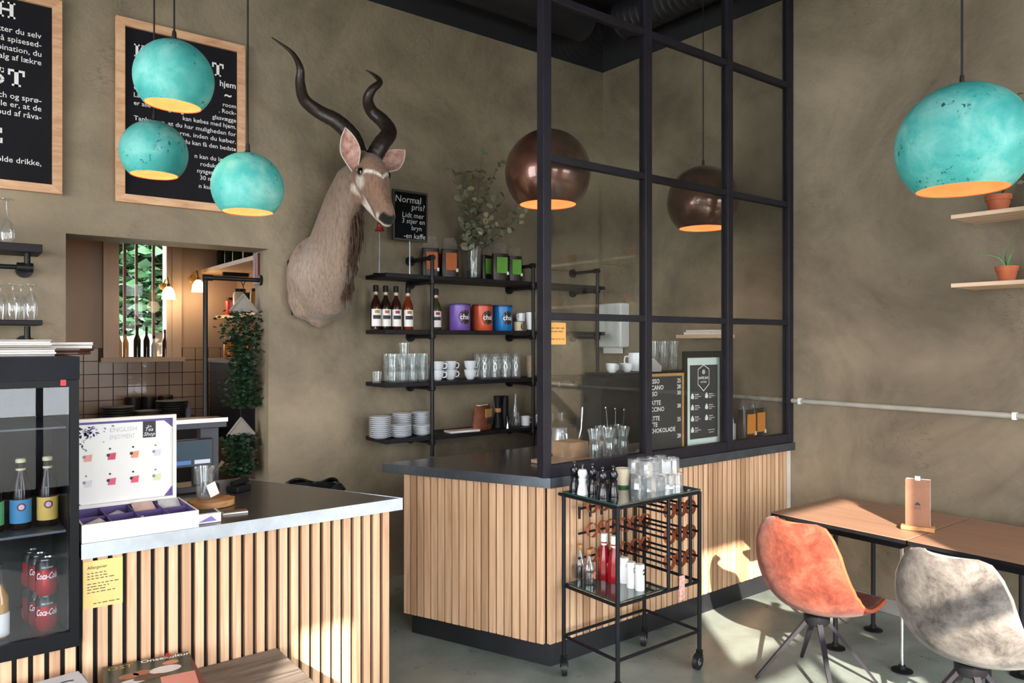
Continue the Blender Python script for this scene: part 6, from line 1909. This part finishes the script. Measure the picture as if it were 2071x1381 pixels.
# kitchen worktop with crockery
kc = thing('kitchen_counter', 'dark kitchen counter under the tiled wall', 'counter', (0, 0, 0))
MB().bx(.3, 1.60, 5.75, KY - .02, .001, 1.02).build('cabinet', plain('dark_cabinet', '#2b2522', .6), kc)
MB().bx(.28, 1.62, 5.72, KY - .014, 1.021, 1.055).build('counter_top', plain('dark_counter', '#2d2b2b', .4), kc)
M_STONE = plain('dark_stoneware', '#4d4840', .5, var=.15)
bowl_me = MB().lathe([(0, .003), (.05, 0), (.055, .004), (.09, .05), (.092, .055), (.088, .053), (.05, .01), (0, .009)], 28).mesh('bowl', M_STONE)
dplate = MB().lathe([(0, .003), (.07, 0), (.075, .003), (.115, .018), (.115, .022), (.07, .009), (0, .008)], 32).mesh('dinner_plate', M_STONE)
for nm, px, n, me, dz, cat, nn in (('left', 237, 7, dplate, .017, 'plate', 'dinner_plate'), ('right', 348, 9, dplate, .016, 'plate', 'dinner_plate'), ('middle', 292, 3, bowl_me, .019, 'bowl', 'bowl')):
    p = aty(px, 840, 5.98)
    for k in range(n):
        o = link(nn, me, None, (p.x, 5.98 if nm != 'middle' else 5.88, 1.056 + k * dz))
        tag(o, ('topmost' if k == n - 1 else ORD[n - 1 - k] + ' from the top') + ' dark stoneware %s in the %s stack on the kitchen counter' % (cat, nm), cat, '%s stack on the kitchen counter' % nm)
for k, px in enumerate((270, 302, 336)):
    p = aty(px, 800, 6.2)
    t = thing('crock', 'dark crock at the back of the kitchen counter, ' + ['left', 'middle', 'right'][k], 'crock', (p.x, 6.22, 1.056))
    MB().lathe([(0, 0), (.05, 0), (.055, .01), (.055, .17), (.05, .175), (.045, .17), (.045, .02), (0, .02)], 18).build('body', plain('dark_crock', '#2b2420', .5), t)
wj = thing('soap_bottle', 'small pale bottle on the kitchen counter by the pipe', 'bottle', (aty(381, 840, 5.9).x, 5.9, 1.056))
MB().lathe([(0, 0), (.022, 0), (.022, .08), (.008, .1), (.008, .12), (0, .12)], 14).build('body', plain('lilac_plastic', '#8f8fa8', .4), wj)
# kitchen wall shelf on the right with bottles, pictures
ks = thing('kitchen_shelf', 'pale wooden kitchen shelf high on the right wall of the kitchen', 'shelf', (KX1 - .002, 0, 2.235))
MB().bx(-.30, 0, 4.95, 6.36, -.03, 0).build('shelf_board', M_SHELFPINE, ks)
for y in (5.2, 6.1):
    MB().bx(-.2, 0, y - .012, y + .012, -.06, -.0305).build('bracket', M_BLACK, ks)
for k, y in enumerate((6.15, 5.95, 5.75, 5.5, 5.25)):
    t = thing('bottle', 'dark bottle on the high kitchen shelf, ' + ['first', 'second', 'third', 'fourth', 'fifth'][k] + ' from the window', 'bottle', (KX1 - .20, y, 2.236), 0, 'bottles on the high kitchen shelf')
    MB().lathe([(0, 0), (.035, 0), (.035, .13), (.014, .17), (.013, .22), (0, .22)], 14).build('body', plain('green_shelf_bottle', '#26331f', .12), t)
k2 = thing('kitchen_shelf', 'lower kitchen shelf with jars on the right wall of the kitchen', 'shelf', (KX1 - .002, 0, 1.86))
MB().bx(-.2, 0, 5.0, 6.3, -.025, 0).build('shelf_board', M_SHELFPINE, k2)
for k, (y, c, h) in enumerate(((6.1, '#c23a2c', .14), (5.9, '#d8cbb5', .2), (5.7, '#2b2320', .16), (5.5, '#a5702c', .18))):
    t = thing('jar', ['red jar on the lower kitchen shelf', 'cream book box on the lower kitchen shelf', 'dark jar on the lower kitchen shelf', 'amber jar on the lower kitchen shelf'][k], 'jar', (KX1 - .13, y, 1.861))
    MB().lathe([(0, 0), (.05, 0), (.052, .01), (.052, h * .8), (.04, h * .9)], 16).build('body', plain('jar_%d' % k, c, .3), t)
    MB().lathe([(.043, h * .88), (.043, h), (0, h)], 16).build('lid', M_BLACK, t)
k3 = thing('kitchen_shelf', 'dark steel kitchen table with jars along the right kitchen wall', 'shelf', (KX1 - .002, 0, 1.52))
MB().bx(-.32, 0, 4.95, 6.1, -.03, 0).build('shelf_board', plain('steel_shelf', '#8b8680', .4, .5), k3)
MB().bx(-.30, 0, 4.95, 6.1, -.6, -.031).build('oven_block', plain('dark_oven', '#17161a', .4), k3)
for k, (y, c, h) in enumerate(((5.9, '#2a2a2c', .2), (5.72, '#c9782c', .14), (5.55, '#d9d4cc', .12), (5.35, '#b5552c', .15), (5.15, '#3a2a22', .2))):
    t = thing('jar', ['black bottle on the kitchen table', 'orange jar on the kitchen table', 'white tub on the kitchen table', 'rust jar on the kitchen table', 'brown jar on the kitchen table'][k], 'jar', (KX1 - .17 - .09 * (k % 2), y, 1.521))
    MB().lathe([(0, 0), (.045, 0), (.046, .01), (.046, h * .75), (.03, h * .9)], 16).build('body', plain('kjar_%d' % k, c, .3), t)
    MB().lathe([(.033, h * .88), (.033, h), (0, h)], 14).build('lid', M_BLACK, t)
rs2 = thing('wall_sign', 'dark red sign at the upper right inside the doorway', 'sign', (DX1 - .004, 4.83, 2.11))
MB().bx(-.012, 0, -.045, .045, -.09, .11).build('board', plain('dark_red_paint', '#5d1a1a', .4), rs2)
MB().bx(-.0135, -.0121, -.003, .003, -.05, .08).build('stripe', plain('pink_stripe', '#b06060', .5), rs2)
